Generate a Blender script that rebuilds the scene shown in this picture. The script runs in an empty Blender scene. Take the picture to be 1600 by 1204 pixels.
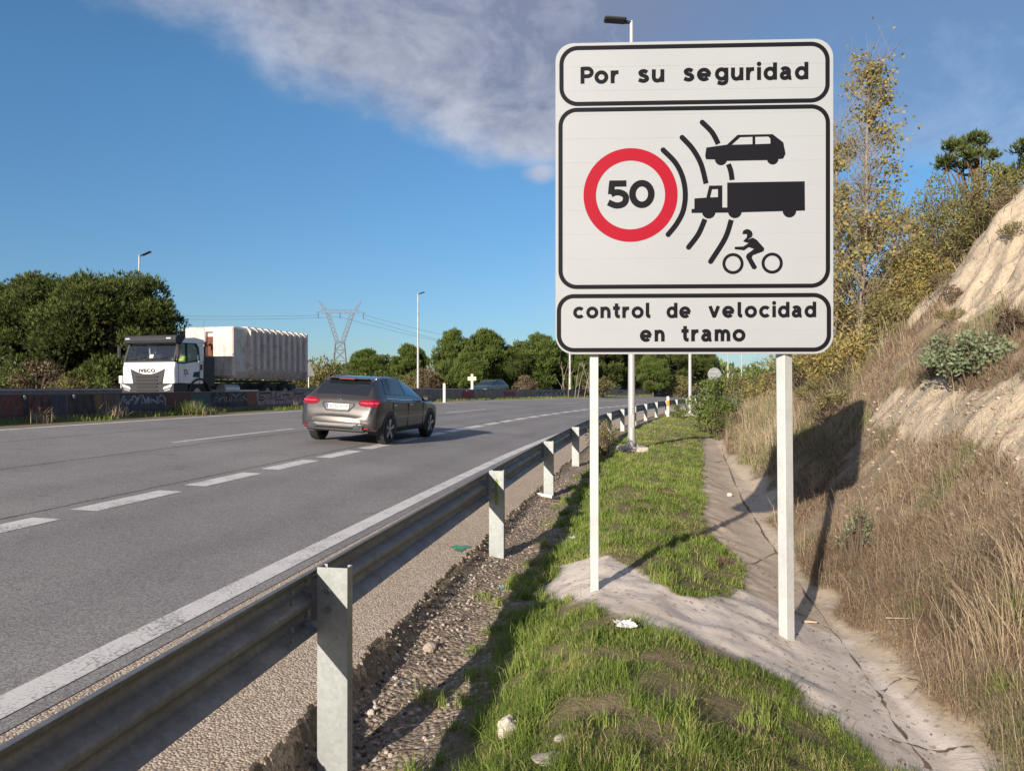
import bpy, math, random
import numpy as np
from mathutils import Vector, Matrix, Euler
random.seed(7); RNG = np.random.default_rng(7)
R = math.radians
scene = bpy.context.scene
col = scene.collection
# ------------------------------------------------------------------ camera
CAMZ = 1.62
FPX = 1160.0                       # focal length in photo pixels (photo 1600 wide)
cam_d = bpy.data.cameras.new('camera'); cam = bpy.data.objects.new('camera', cam_d); col.objects.link(cam)
cam.location = (0, 0, CAMZ); cam.rotation_euler = (R(90.05), 0, 0)
cam_d.sensor_width = 36; cam_d.lens = 36 * FPX / 1600; cam_d.clip_start = .05; cam_d.clip_end = 6000
scene.camera = cam
# ------------------------------------------------------------------ world, sun, exposure
SUN_AZ, SUN_EL = 27.0, 18.0        # light travels towards azimuth 27.5 deg (from +Y to +X)
scene.view_settings.view_transform = 'Standard'; scene.view_settings.look = 'None'
scene.view_settings.exposure = 0.62; scene.view_settings.gamma = 1
SKY_STR = 0.10
world = bpy.data.worlds.new('World'); scene.world = world; world.use_nodes = True
def build_world():
    nt = world.node_tree; nt.nodes.clear(); N = nt.nodes.new; L = nt.links.new
    out = N('ShaderNodeOutputWorld'); bg = N('ShaderNodeBackground'); L(bg.outputs[0], out.inputs[0])
    sky = N('ShaderNodeTexSky'); sky.sky_type = 'NISHITA'; sky.sun_disc = False
    sky.sun_elevation = R(SUN_EL); sky.sun_rotation = R(SUN_AZ + 180)
    sky.air_density = 1.0; sky.dust_density = .35; sky.ozone_density = 2.6; sky.altitude = 300
    tc = N('ShaderNodeTexCoord'); sep = N('ShaderNodeSeparateXYZ'); L(tc.outputs['Generated'], sep.inputs[0])
    def m(op, a, b=None, clamp=False):
        n = N('ShaderNodeMath'); n.operation = op; n.use_clamp = clamp
        for i, v in enumerate((a, b)):
            if v is None: continue
            if isinstance(v, (int, float)): n.inputs[i].default_value = v
            else: L(v, n.inputs[i])
        return n.outputs[0]
    zz = m('MAXIMUM', sep.outputs[2], .03)
    px = m('DIVIDE', sep.outputs[0], zz); py = m('DIVIDE', sep.outputs[1], zz)      # a flat cloud layer overhead
    comb = N('ShaderNodeCombineXYZ'); L(px, comb.inputs[0]); L(py, comb.inputs[1])
    def noise(scale, detail, rough, off=0, dist=0):
        mp = N('ShaderNodeMapping'); L(tc.outputs['Generated'], mp.inputs[0]); mp.inputs['Scale'].default_value = (1, 1, 1.5); mp.inputs['Location'].default_value = (off, off * .7, off * .3)
        n = N('ShaderNodeTexNoise'); L(mp.outputs[0], n.inputs[0]); n.inputs['Scale'].default_value = scale
        n.inputs['Detail'].default_value = detail; n.inputs['Roughness'].default_value = rough; n.inputs['Distortion'].default_value = dist
        return n.outputs[0]
    n1 = noise(4.2, 9, .58, 3.1, .2); n2 = noise(13, 7, .6, 9.4, .1)
    # distance inside the cloud bank: left edge line and far edge line of the layer
    e1 = m('ADD', m('MULTIPLY', px, .82), m('MULTIPLY', py, -.57)); e1 = m('ADD', e1, 2.16)       # >0 inside
    e2 = m('ADD', m('MULTIPLY', py, -1.0), 3.5)
    ed = m('MINIMUM', e1, e2)
    wob = m('ADD', m('MULTIPLY', m('SUBTRACT', n1, .5), .85), m('MULTIPLY', m('SUBTRACT', n2, .5), .30))
    d = m('ADD', ed, wob)
    mask = N('ShaderNodeMapRange'); mask.interpolation_type = 'SMOOTHSTEP'; L(d, mask.inputs[0])
    mask.inputs[1].default_value = .0; mask.inputs[2].default_value = .42; mask.inputs[3].default_value = 0; mask.inputs[4].default_value = .95
    # thinner towards the right
    th = N('ShaderNodeMapRange'); L(px, th.inputs[0]); th.inputs[1].default_value = .15; th.inputs[2].default_value = .75
    th.inputs[3].default_value = 1; th.inputs[4].default_value = .42
    mk = m('MULTIPLY', mask.outputs[0], th.outputs[0])
    # faint wisps everywhere on the right half
    n3 = noise(2.6, 7, .6, 21.0, .6)
    w1 = N('ShaderNodeMapRange'); L(n3, w1.inputs[0]); w1.inputs[1].default_value = .46; w1.inputs[2].default_value = .72; w1.inputs[3].default_value = 0; w1.inputs[4].default_value = .45
    w2 = N('ShaderNodeMapRange'); L(px, w2.inputs[0]); w2.inputs[1].default_value = .1; w2.inputs[2].default_value = .9
    mk = m('MAXIMUM', mk, m('MULTIPLY', w1.outputs[0], w2.outputs[0]))
    dx_ = m('SUBTRACT', px, .135); dy_ = m('MULTIPLY', m('SUBTRACT', py, 3.45), .38); ds_ = m('SQRT', m('ADD', m('MULTIPLY', dx_, dx_), m('MULTIPLY', dy_, dy_)))
    pf = N('ShaderNodeMapRange'); pf.interpolation_type = 'SMOOTHSTEP'; L(m('ADD', ds_, m('MULTIPLY', m('SUBTRACT', n2, .5), .16)), pf.inputs[0]); pf.inputs[1].default_value = .11; pf.inputs[2].default_value = .03; pf.inputs[3].default_value = 0; pf.inputs[4].default_value = .8
    mk = m('MAXIMUM', mk, pf.outputs[0])
    up = N('ShaderNodeMapRange'); L(sep.outputs[2], up.inputs[0]); up.inputs[1].default_value = .05; up.inputs[2].default_value = .16
    mk = m('MULTIPLY', mk, up.outputs[0])
    ramp = N('ShaderNodeValToRGB'); 
    n4 = noise(8.0, 8, .62, 33.0, .5); thin = m('MULTIPLY', m('SUBTRACT', .45, d), .16)
    L(m('ADD', m('ADD', m('MULTIPLY', n4, .6), m('MULTIPLY', n2, .4)), thin), ramp.inputs[0])
    k = 1.0 / SKY_STR
    ramp.color_ramp.elements[0].position = .38; ramp.color_ramp.elements[0].color = (.150, .172, .250, 1)
    ramp.color_ramp.elements[1].position = .66; ramp.color_ramp.elements[1].color = (.38, .40, .465, 1)
    sc = N('ShaderNodeVectorMath'); sc.operation = 'SCALE'; L(ramp.outputs[0], sc.inputs[0]); sc.inputs['Scale'].default_value = k
    tint = N('ShaderNodeMix'); tint.data_type = 'RGBA'; tint.blend_type = 'MULTIPLY'; tint.inputs[0].default_value = 1
    L(sky.outputs[0], tint.inputs[6])
    hz = N('ShaderNodeMapRange'); L(sep.outputs[2], hz.inputs[0]); hz.inputs[1].default_value = 0; hz.inputs[2].default_value = .35
    tr = N('ShaderNodeMix'); tr.data_type = 'RGBA'; L(hz.outputs[0], tr.inputs[0]); tr.inputs[6].default_value = (.42, .52, .66, 1); tr.inputs[7].default_value = (.52, .78, .90, 1); L(tr.outputs[2], tint.inputs[7])
    mix = N('ShaderNodeMix'); mix.data_type = 'RGBA'; L(mk, mix.inputs[0]); L(tint.outputs[2], mix.inputs[6]); L(sc.outputs[0], mix.inputs[7])
    L(mix.outputs[2], bg.inputs[0]); bg.inputs[1].default_value = SKY_STR
build_world()
sun_d = bpy.data.lights.new('sun', 'SUN'); sun = bpy.data.objects.new('sun', sun_d); col.objects.link(sun)
sun_d.energy = 5.0; sun_d.angle = R(.5); sun_d.color = (1.0, .885, .745)
_el, _az = R(SUN_EL), R(SUN_AZ)
_dir = Vector((math.sin(_az) * math.cos(_el), math.cos(_az) * math.cos(_el), -math.sin(_el)))
sun.rotation_euler = _dir.to_track_quat('-Z', 'Y').to_euler()
scene.cycles.max_bounces = 6; scene.cycles.transparent_max_bounces = 8
# ------------------------------------------------------------------ noise
def _hash(ix, iy, seed):
    h = (ix.astype(np.int64) * 374761393 + iy.astype(np.int64) * 668265263 + seed * 974634777) & 0xffffffff
    h = ((h ^ (h >> 13)) * 1274126177) & 0xffffffff
    return ((h ^ (h >> 16)) & 0xffff) / 65535.0
def vnoise(x, y, seed=0):
    x = np.asarray(x, float); y = np.asarray(y, float)
    ix = np.floor(x); iy = np.floor(y); fx = x - ix; fy = y - iy
    fx = fx * fx * (3 - 2 * fx); fy = fy * fy * (3 - 2 * fy)
    a = _hash(ix, iy, seed); b = _hash(ix + 1, iy, seed); c_ = _hash(ix, iy + 1, seed); d = _hash(ix + 1, iy + 1, seed)
    return (a * (1 - fx) + b * fx) * (1 - fy) + (c_ * (1 - fx) + d * fx) * fy
def fbm(x, y, seed=0, oct=4):
    s = 0; a = .5; t = 0
    for i in range(oct):
        s = s + a * vnoise(x * 2 ** i, y * 2 ** i, seed + i * 17); t += a; a *= .5
    return s / t
def sstep(x, a, b):
    t = np.clip((np.asarray(x, float) - a) / (b - a), 0, 1); return t * t * (3 - 2 * t)
# ------------------------------------------------------------------ terrain: u = sideways from the road axis line, d = forward
def cx(d):                                     # the road's centre line, straight then bending right
    d = np.asarray(d, float)
    k = np.clip(d, 15, 110) - 15
    near = np.minimum(d, 15.0)
    return .19 + .16 * near + .0011 * np.maximum(near, -20) ** 2 + .193 * np.maximum(d - 15, 0) + k ** 2 / 350 + np.maximum(d - 110, 0) * (2 * 95 / 350)
def glong(d): return -.005 * np.clip(np.asarray(d, float) - 45, 0, 90)
def zroad(u, d): return -.088 + .055 * np.abs(u) + glong(d)
def zbank(u, d):
    near = np.interp(u, [-1.8, -1.70, -1.4, -.9, -.45, .0, .45, .95, 1.3, 1.5, 1.75, 2.1, 3.0, 3.5, 4.1, 5.0, 6.0, 7.0, 7.6, 12, 40, 300],
                     [.01, -.10, -.13, -.06, .10, .06, -.08, -.25, -.37, -.42, -.36, -.10, .74, 1.36, 1.95, 2.75, 4.1, 5.45, 5.9, 7, 9, 12])
    far = np.interp(u, [-1.8, -1.70, -1.2, 0, 1.0, 1.5, 1.85, 2.2, 3.0, 3.5, 4.1, 5.0, 6.0, 7.0, 7.6, 12, 40, 300],
                    [.005, -.05, -.05, -.02, -.10, -.24, -.30, -.12, .60, 1.2, 1.8, 2.7, 4.0, 5.3, 5.9, 7, 9, 12])
    t = sstep(d, 7, 17)
    z = near * (1 - t) + far * t - .10 * (1 - sstep(d, 3.2, 6.0)) * sstep(u, -1.9, -1.72) * (1 - sstep(u, -1.3, -.7))
    k = 1 - .42 * sstep(d, 13, 20) - .2 * sstep(d, 28, 50) - .15 * sstep(d, 50, 80)
    base = -.2
    return np.where(u > 2.0, base + (z - base) * k, z) + glong(d)
def zg(u, d, rough=True):
    u = np.asarray(u, float); d = np.asarray(d, float)
    left = .745 + glong(d) + np.clip(-26 - u, 0, 40) * .004
    z = np.where(u > -1.8, zbank(u, d), np.where(u > -15.45, zroad(u, d) - .03, np.where(u > -25, left - .02, left)))
    if rough:
        x = u + cx(d)
        a = sstep(u, 1.9, 3.2)
        z = z + a * ((fbm(x * .9, d * .9, 3) - .5) * .45 + (fbm(x * 3.5, d * 3.5, 5) - .5) * .16)
        z = z + a * sstep(u, 4.6, 5.4) * ((fbm(u * .7 + 9, d * 1.3, 8, 5) - .5) * 1.0 + (fbm(x * 2.6, d * 2.6, 18, 4) - .5) * .35) * (1 - sstep(u, 7, 9))
        b = sstep(u, -1.72, -1.6) * (1 - a)
        gs = 1 - .75 * sstep(u, .85, 1.15)
        z = z + b * gs * ((fbm(x * 4, d * 4, 11) - .5) * .07 + (fbm(x * 17, d * 17, 12, 3) - .5) * .02)
    return z
def P3(u, d, up=0.0): return Vector((float(u + cx(d)), float(d), float(zg(u, d)) + up))
def pix(px, py):                              # where a photo pixel's ray meets the ground: (X, d)
    a = (px - 800) / FPX; b = (603 - py) / FPX
    dd = np.geomspace(2.0, 120, 4000); z = CAMZ + b * dd; g = zg(a * dd - cx(dd), dd, False)
    i = np.argmax(z <= g)
    if z[i] > g[i]: i = len(dd) - 1
    return float(a * dd[i]), float(dd[i])
def wpoly(pts): return np.array([pix(*p) for p in pts])
def inpoly(x, y, poly):
    c = np.zeros(np.shape(x), bool); n = len(poly); j = n - 1
    for i in range(n):
        xi, yi = poly[i]; xj, yj = poly[j]
        if yi != yj:
            c ^= ((yi > y) != (yj > y)) & (x < (xj - xi) * (y - yi) / (yj - yi) + xi)
        j = i
    return c
SAND = wpoly([(852, 905), (880, 880), (935, 868), (1000, 888), (1040, 925), (1085, 938), (1165, 925), (1215, 945), (1330, 1000), (1410, 1090), (1560, 1203),
              (1375, 1203), (1325, 1150), (1240, 1075), (1120, 1012), (1020, 985), (950, 962), (880, 938)])
GUTTER = wpoly([(1100, 680), (1132, 685), (1140, 740), (1170, 790), (1245, 865), (1262, 950), (1375, 1000), (1450, 1080), (1580, 1203), (1380, 1203),
                (1200, 990), (1165, 925), (1168, 885), (1105, 830), (1098, 750)])
def warp(x, y, s, a, seed):
    return x + (fbm(x * s, y * s, seed) - .5) * a, y + (fbm(x * s + 31, y * s, seed + 5) - .5) * a
def zones(X, d):
    """which ground cover lies where: sand, gutter concrete, green grass, dry grass, bare dirt, gravel"""
    u = X - cx(d)
    wx, wy = warp(X, d, 4, .22, 40)
    taps = ((0, 0), (.03, 0), (-.03, 0), (0, .03), (0, -.03), (.05, .05), (-.05, -.05), (.05, -.05), (-.05, .05))
    sand = sum(inpoly(wx + a, wy + b, SAND).astype(float) for a, b in taps) / 9
    gut = sum(inpoly(wx + a, wy + b, GUTTER).astype(float) for a, b in taps) / 9 * (1 - sand)
    n = fbm(X * 1.7, d * 1.7, 50); n2 = fbm(X * .8, d * .8, 60)
    gravel = sstep(u, -1.85, -1.7) * (1 - sstep(u + (n - .5) * .9, -1.05, -.85))
    bank = sstep(u + (n - .5) * .45, 1.56, 1.76)
    farg = sstep(d, 16, 24)
    bank = np.where(d > 11, sstep(u + (n - .5) * .5, 1.95, 2.2), bank)
    # bare patches on the slope
    band = np.exp(-((u - 3.42 - (d - 7) * .03) / .30) ** 2) * sstep(X + 0 * d, 3.2, 4.2) * (1 - sstep(d, 10.5, 13))
    cliff = sstep(u + (n - .5) * .8 - .12 * np.maximum(d - 12, 0), 4.75, 5.15) * (1 - sstep(u, 7.3, 7.8)) * (1 - sstep(d + (n2 - .5) * 10, 19, 27))
    bare = np.maximum(sstep(band + (n - .5) * .7 + (fbm(X * 6, d * 6, 55) - .5) * .5, .34, .52), sstep(cliff + (n - .5) * .55 + (fbm(X * 5, d * 5, 56) - .5) * .3, .36, .54)) * bank
    gut = np.maximum(gut, sstep(u + (n - .5) * .3, 1.22, 1.36) * (1 - bank) * (1 - sand) * (1 - sstep(d, 20, 26)))
    return sand, gut, gravel, bank, bare, u
# ------------------------------------------------------------------ mesh helpers
def mk_mesh(name, V, F, mats=(), smooth=False, midx=None, attrs=None, uv=None):
    me = bpy.data.meshes.new(name)
    V = np.asarray(V, np.float32)
    if isinstance(F, np.ndarray) and F.ndim == 2:
        nf, k = F.shape
        me.vertices.add(len(V)); me.vertices.foreach_set('co', V.ravel())
        me.loops.add(nf * k); me.loops.foreach_set('vertex_index', F.astype(np.int32).ravel())
        me.polygons.add(nf); me.polygons.foreach_set('loop_start', np.arange(0, nf * k, k, dtype=np.int32))
        try: me.polygons.foreach_set('loop_total', np.full(nf, k, np.int32))
        except Exception: pass
        me.update(calc_edges=True)
    else:
        me.from_pydata([tuple(map(float, v)) for v in V], [], [tuple(f) for f in F]); me.update()
    for m_ in mats: me.materials.append(m_)
    if midx is not None: me.polygons.foreach_set('material_index', np.asarray(midx, np.int32))
    me.polygons.foreach_set('use_smooth', np.full(len(me.polygons), smooth, bool))
    if attrs:
        for k_, a in attrs.items():
            a = np.asarray(a, np.float32)
            if a.ndim == 1:
                at = me.attributes.new(k_, 'FLOAT', 'POINT'); at.data.foreach_set('value', a)
            else:
                at = me.attributes.new(k_, 'FLOAT_COLOR', 'POINT'); at.data.foreach_set('color', a.ravel())
    me.update()
    return me
def link(name, me, parent=None, loc=None, rot=None):
    o = bpy.data.objects.new(name, me); col.objects.link(o)
    if parent is not None: o.parent = parent
    if loc is not None: o.location = loc
    if rot is not None: o.rotation_euler = rot
    return o
def tag(o, label=None, cat=None, group=None, kind=None):
    if label: o['label'] = label
    if cat: o['category'] = cat
    if group: o['group'] = group
    if kind: o['kind'] = kind
    return o
def thing(name, loc, label, cat, group=None, rz=0, rot=None):
    o = bpy.data.objects.new(name, None); col.objects.link(o); o.empty_display_size = .2
    o.location = loc; o.rotation_euler = rot if rot else (0, 0, rz)
    return tag(o, label, cat, group)
def copy_tree(o, parent=None):
    c = o.copy(); col.objects.link(c); c.parent = parent
    for ch in list(o.children): copy_tree(ch, c)
    return c
class MB:
    def __init__(s): s.v = []; s.f = []; s.m = []
    def add(s, V, F, mi=0):
        b = len(s.v); s.v += [tuple(map(float, v)) for v in V]
        for f in F: s.f.append(tuple(i + b for i in f)); s.m.append(mi)
    def box(s, c, size, rot=None, mi=0, bevel=0.0):
        x, y, z = [q / 2 for q in size]
        if bevel > 0:
            b = min(bevel, x * .9, y * .9, z * .9)
            bm = []
            V = []
            import itertools
            for sx, sy, sz in itertools.product((-1, 1), repeat=3):
                V += [Vector((sx * x, sy * (y - b), sz * (z - b))), Vector((sx * (x - b), sy * y, sz * (z - b))), Vector((sx * (x - b), sy * (y - b), sz * z))]
            F = hull_faces(V)
        else:
            V = [Vector((a * x, b_ * y, c_ * z)) for a in (-1, 1) for b_ in (-1, 1) for c_ in (-1, 1)]
            F = [(0, 1, 3, 2), (4, 6, 7, 5), (0, 4, 5, 1), (2, 3, 7, 6), (0, 2, 6, 4), (1, 5, 7, 3)]
        M = rot.to_matrix() if isinstance(rot, Euler) else (rot if rot is not None else Matrix.Identity(3))
        s.add([M @ v + Vector(c) for v in V], F, mi); return s
    def tube(s, pts, rad, n=8, mi=0, cap=True):
        pts = [Vector(p) for p in pts]
        if not hasattr(rad, '__len__'): rad = [rad] * len(pts)
        V = []; F = []; prev = None
        for i, p in enumerate(pts):
            t = (pts[min(i + 1, len(pts) - 1)] - pts[max(i - 1, 0)]); t = t.normalized() if t.length > 1e-9 else Vector((0, 0, 1))
            if prev is None: a = t.orthogonal().normalized()
            else:
                a = prev - t * prev.dot(t); a = a.normalized() if a.length > 1e-6 else t.orthogonal().normalized()
            prev = a; b = t.cross(a)
            for k in range(n):
                an = 2 * math.pi * k / n
                V.append(p + (a * math.cos(an) + b * math.sin(an)) * rad[i])
        for i in range(len(pts) - 1):
            for k in range(n):
                k2 = (k + 1) % n; F.append((i * n + k, i * n + k2, (i + 1) * n + k2, (i + 1) * n + k))
        if cap: F.append(tuple(range(n - 1, -1, -1))); F.append(tuple((len(pts) - 1) * n + k for k in range(n)))
        s.add(V, F, mi); return s
    def prism(s, poly, fn, t0, t1, mi=0):
        """poly: 2-D outline, fn(a, b, t) -> 3-D point; extruded between t0 and t1"""
        n = len(poly); V = [fn(a, b, t0) for a, b in poly] + [fn(a, b, t1) for a, b in poly]
        F = [tuple(range(n - 1, -1, -1)), tuple(range(n, 2 * n))] + [(i, (i + 1) % n, n + (i + 1) % n, n + i) for i in range(n)]
        s.add(V, F, mi); return s
    def ring(s, outer, inner, fn, t0, t1, mi=0):
        n = len(outer); V = [fn(a, b, t1) for a, b in outer] + [fn(a, b, t1) for a, b in inner] + [fn(a, b, t0) for a, b in outer] + [fn(a, b, t0) for a, b in inner]
        F = []
        for i in range(n):
            j = (i + 1) % n
            F += [(i, j, n + j, n + i), (2 * n + i, 2 * n + j, j, i), (3 * n + j, 3 * n + i, n + i, n + j)]
        s.add(V, F, mi); return s
    def lathe(s, prof, c, axis='z', n=24, mi=0):
        """prof: (r, h) pairs around an axis through c"""
        V = []; F = []; m_ = len(prof)
        for k in range(n):
            an = 2 * math.pi * k / n; ca, sa = math.cos(an), math.sin(an)
            for r, h in prof:
                p = {'z': (r * ca, r * sa, h), 'x': (h, r * ca, r * sa), 'y': (r * ca, h, r * sa)}[axis]
                V.append((p[0] + c[0], p[1] + c[1], p[2] + c[2]))
        for k in range(n):
            k2 = (k + 1) % n
            for i in range(m_ - 1): F.append((k * m_ + i, k * m_ + i + 1, k2 * m_ + i + 1, k2 * m_ + i))
        s.add(V, F, mi); return s
    def build(s, name, mats, parent=None, smooth=False, loc=None, rot=None, bevel=0):
        if not isinstance(mats, (list, tuple)): mats = [mats]
        me = mk_mesh(name, s.v, s.f, mats, smooth, s.m)
        o = link(name, me, parent, loc, rot)
        if bevel:
            b = o.modifiers.new('bevel', 'BEVEL'); b.width = bevel; b.segments = 2; b.limit_method = 'ANGLE'
        if smooth: 
            try: me.set_sharp_from_angle(angle=R(38))
            except Exception: pass
        return o
def hull_faces(V):
    import bmesh
    bm = bmesh.new(); vs = [bm.verts.new(v) for v in V]
    for i, v in enumerate(vs): v.index = i
    bmesh.ops.convex_hull(bm, input=vs); F = [tuple(v.index for v in f.verts) for f in bm.faces]; bm.free(); return F
def circ(c, r, n=40, ry=None): return [(c[0] + r * math.cos(2 * math.pi * i / n), c[1] + (ry or r) * math.sin(2 * math.pi * i / n)) for i in range(n)]
def rrect(x0, y0, x1, y1, r, n=8):
    out = []
    for cx_, cy_, a0 in ((x1 - r, y0 + r, -90), (x1 - r, y1 - r, 0), (x0 + r, y1 - r, 90), (x0 + r, y0 + r, 180)):
        for i in range(n + 1):
            a = R(a0 + 90 * i / n); out.append((cx_ + r * math.cos(a), cy_ + r * math.sin(a)))
    return out
# ------------------------------------------------------------------ materials
class NT:
    def __init__(s, name):
        s.m = bpy.data.materials.new(name); s.m.use_nodes = True; s.nt = s.m.node_tree; s.nt.nodes.clear()
        s.out = s.n('ShaderNodeOutputMaterial')
    def n(s, t, **kw):
        x = s.nt.nodes.new(t)
        for k, v in kw.items(): setattr(x, k, v)
        return x
    def l(s, a, b): s.nt.links.new(a, b)
    def set(s, sock, v):
        if hasattr(v, 'node'): s.l(v, sock)
        else:
            if isinstance(v, tuple) and len(v) == 3 and sock.type == 'RGBA': v = (*v, 1)
            sock.default_value = v
    def math(s, op, a, b=0.0, clamp=False):
        x = s.n('ShaderNodeMath', operation=op, use_clamp=clamp); s.set(x.inputs[0], a); s.set(x.inputs[1], b); return x.outputs[0]
    def mix(s, f, a, b, blend='MIX'):
        x = s.n('ShaderNodeMix', data_type='RGBA', blend_type=blend); s.set(x.inputs[0], f); s.set(x.inputs[6], a); s.set(x.inputs[7], b); return x.outputs[2]
    def coord(s, kind='Object'): 
        return s.n('ShaderNodeTexCoord').outputs[kind]
    def pos(s): return s.n('ShaderNodeNewGeometry').outputs['Position']
    def noise(s, scale, detail=4, rough=.55, vec=None, dist=0, sc3=None):
        x = s.n('ShaderNodeTexNoise'); s.set(x.inputs['Scale'], scale); x.inputs['Detail'].default_value = detail; x.inputs['Roughness'].default_value = rough
        x.inputs['Distortion'].default_value = dist
        v = vec if vec is not None else s.coord()
        if sc3:
            mp = s.n('ShaderNodeMapping'); s.l(v, mp.inputs[0]); mp.inputs['Scale'].default_value = sc3; v = mp.outputs[0]
        s.l(v, x.inputs['Vector']); return x.outputs[0]
    def vor(s, scale, vec=None, feature='F1', out=0):
        x = s.n('ShaderNodeTexVoronoi', feature=feature); x.inputs['Scale'].default_value = scale
        s.l(vec if vec is not None else s.coord(), x.inputs['Vector']); return x.outputs[out]
    def mr(s, v, a, b, c=0.0, d=1.0, smooth=False):
        x = s.n('ShaderNodeMapRange'); s.set(x.inputs[0], v); x.inputs[1].default_value = a; x.inputs[2].default_value = b; x.inputs[3].default_value = c; x.inputs[4].default_value = d
        if smooth: x.interpolation_type = 'SMOOTHSTEP'
        return x.outputs[0]
    def ramp(s, v, stops):
        x = s.n('ShaderNodeValToRGB'); s.set(x.inputs[0], v); e = x.color_ramp.elements
        while len(e) < len(stops): e.new(.5)
        for i, (p, c) in enumerate(stops): e[i].position = p; e[i].color = (*c, 1)
        return x.outputs[0]
    def attr(s, name, out='Fac'): return s.n('ShaderNodeAttribute', attribute_name=name).outputs[out]
    def bump(s, h, strength=.3, dist=.02):
        x = s.n('ShaderNodeBump'); s.set(x.inputs['Height'], h); x.inputs['Strength'].default_value = strength; x.inputs['Distance'].default_value = dist; return x.outputs[0]
    def bsdf(s, color, rough=.6, metal=0.0, normal=None, spec=None, coat=None, alpha=None, trans=None, emit=None):
        b = s.n('ShaderNodeBsdfPrincipled'); s.set(b.inputs['Base Color'], color); s.set(b.inputs['Roughness'], rough); s.set(b.inputs['Metallic'], metal)
        if normal is not None: s.l(normal, b.inputs['Normal'])
        if spec is not None: b.inputs['Specular IOR Level'].default_value = spec
        if coat is not None: b.inputs['Coat Weight'].default_value = coat; b.inputs['Coat Roughness'].default_value = .05
        if trans is not None: b.inputs['Transmission Weight'].default_value = trans
        if emit is not None: s.set(b.inputs['Emission Color'], color); b.inputs['Emission Strength'].default_value = emit
        s.l(b.outputs[0], s.out.inputs[0]); return s.m
def simple(name, c, rough=.6, metal=0.0, var=.12, scale=3.0, bump=0.0, spec=None, coat=None, trans=None):
    t = NT(name); n = t.noise(scale, 5, .6)
    c2 = tuple(max(0, x * (1 - var * 2)) for x in c)
    colr = t.mix(t.mr(n, .35, .75), c, c2)
    return t.bsdf(colr, rough, metal, t.bump(t.noise(scale * 9, 3), bump, .01) if bump else None, spec, coat, None, trans)
def leafmat(name, stops, trans=.35, rough=.6):
    t = NT(name); r = t.attr('rnd'); c = t.ramp(r, stops)
    big = t.noise(.5, 3, .5, vec=t.pos()); c = t.mix(t.mr(big, .35, .7, 0, .35), c, t.mix(1.0, c, (.62, .62, .5), 'MULTIPLY'))
    a = t.n('ShaderNodeBsdfPrincipled'); t.l(c, a.inputs['Base Color']); a.inputs['Roughness'].default_value = rough; a.inputs['Specular IOR Level'].default_value = .25
    b = t.n('ShaderNodeBsdfTranslucent'); t.l(c, b.inputs[0])
    m_ = t.n('ShaderNodeMixShader'); m_.inputs[0].default_value = trans; t.l(a.outputs[0], m_.inputs[1]); t.l(b.outputs[0], m_.inputs[2]); t.l(m_.outputs[0], t.out.inputs[0])
    return t.m
M = {}
def mat_asphalt():
    t = NT('asphalt'); p = t.pos(); uv = t.attr('ud', 'Color')
    sp = t.n('ShaderNodeSeparateColor'); t.l(uv, sp.inputs[0])
    fine = t.vor(95, p, out=1); fs = t.n('ShaderNodeSeparateColor'); t.l(fine, fs.inputs[0])
    n1 = t.noise(60, 3, .7, p); n2 = t.noise(.35, 5, .6, p); n3 = t.noise(2.2, 4, .6, p, sc3=(1, .25, 1))
    base = t.mix(t.mr(fs.outputs[0], .15, .95), (.178, .172, .172), (.345, .332, .325))
    base = t.mix(t.mr(n1, .55, .75), base, (.42, .40, .38))
    base = t.mix(t.mr(n2, .35, .65, 0, .8), base, t.mix(1.0, base, (.74, .74, .76), 'MULTIPLY'))
    base = t.mix(t.mr(n3, .42, .8, 0, .35), base, t.mix(1.0, base, (1.18, 1.12, 1.08), 'MULTIPLY'))
    n5 = t.noise(.16, 3, .5, p, sc3=(1, .3, 1)); base = t.mix(t.mr(n5, .42, .6, 0, .5), base, t.mix(1.0, base, (1.18, 1.12, 1.06), 'MULTIPLY')); st = t.noise(1.1, 6, .75, p); base = t.mix(t.mr(st, .60, .70, 0, .5), base, (.10, .095, .092))
    # wheel tracks polished paler / joint cracks
    wob = t.math('MULTIPLY', t.math('SUBTRACT', t.noise(1.6, 4, .7, p), .5), .10)
    uu = t.math('ADD', sp.outputs[0], wob)
    for u0 in (6.62, 9.35, 12.1):
        dd = t.math('ABSOLUTE', t.math('SUBTRACT', uu, u0)); dd = t.math('SUBTRACT', dd, t.math('MULTIPLY', t.math('SUBTRACT', t.noise(3.5, 3, .7, p), .5), .03))
        base = t.mix(t.mr(dd, .008, .026, .9, 0), base, (.025, .024, .024))
    for u0 in (4.05, 5.6, 7.6, 9.2):
        dd = t.math('ABSOLUTE', t.math('SUBTRACT', uu, u0)); base = t.mix(t.mr(dd, .1, .45, .55, 0), base, t.mix(1.0, base, (.82, .82, .83), 'MULTIPLY'))
    h = t.math('ADD', fs.outputs[0], t.math('MULTIPLY', n1, .6))
    return t.bsdf(base, .82, 0, t.bump(h, .55, .006), .3)
M['asphalt'] = mat_asphalt()
def mat_shoulder():
    t = NT('tan_chipseal'); p = t.pos()
    v = t.vor(80, p, out=1); s_ = t.n('ShaderNodeSeparateColor'); t.l(v, s_.inputs[0]); e = t.vor(80, p, 'F1', 0)
    c = t.ramp(s_.outputs[0], [(0, (.32, .245, .18)), (.35, (.48, .385, .29)), (.7, (.58, .48, .37)), (1, (.70, .62, .51))])
    c = t.mix(t.mr(e, .5, .85, 0, .55), c, (.17, .125, .09))
    n = t.noise(.9, 5, .65, p); c = t.mix(t.mr(n, .4, .7, 0, .4), c, t.mix(1.0, c, (.78, .76, .75), 'MULTIPLY'))
    return t.bsdf(c, .9, 0, t.bump(t.math('SUBTRACT', 1.0, e), .8, .006), .2)
M['chipseal'] = mat_shoulder()
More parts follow.
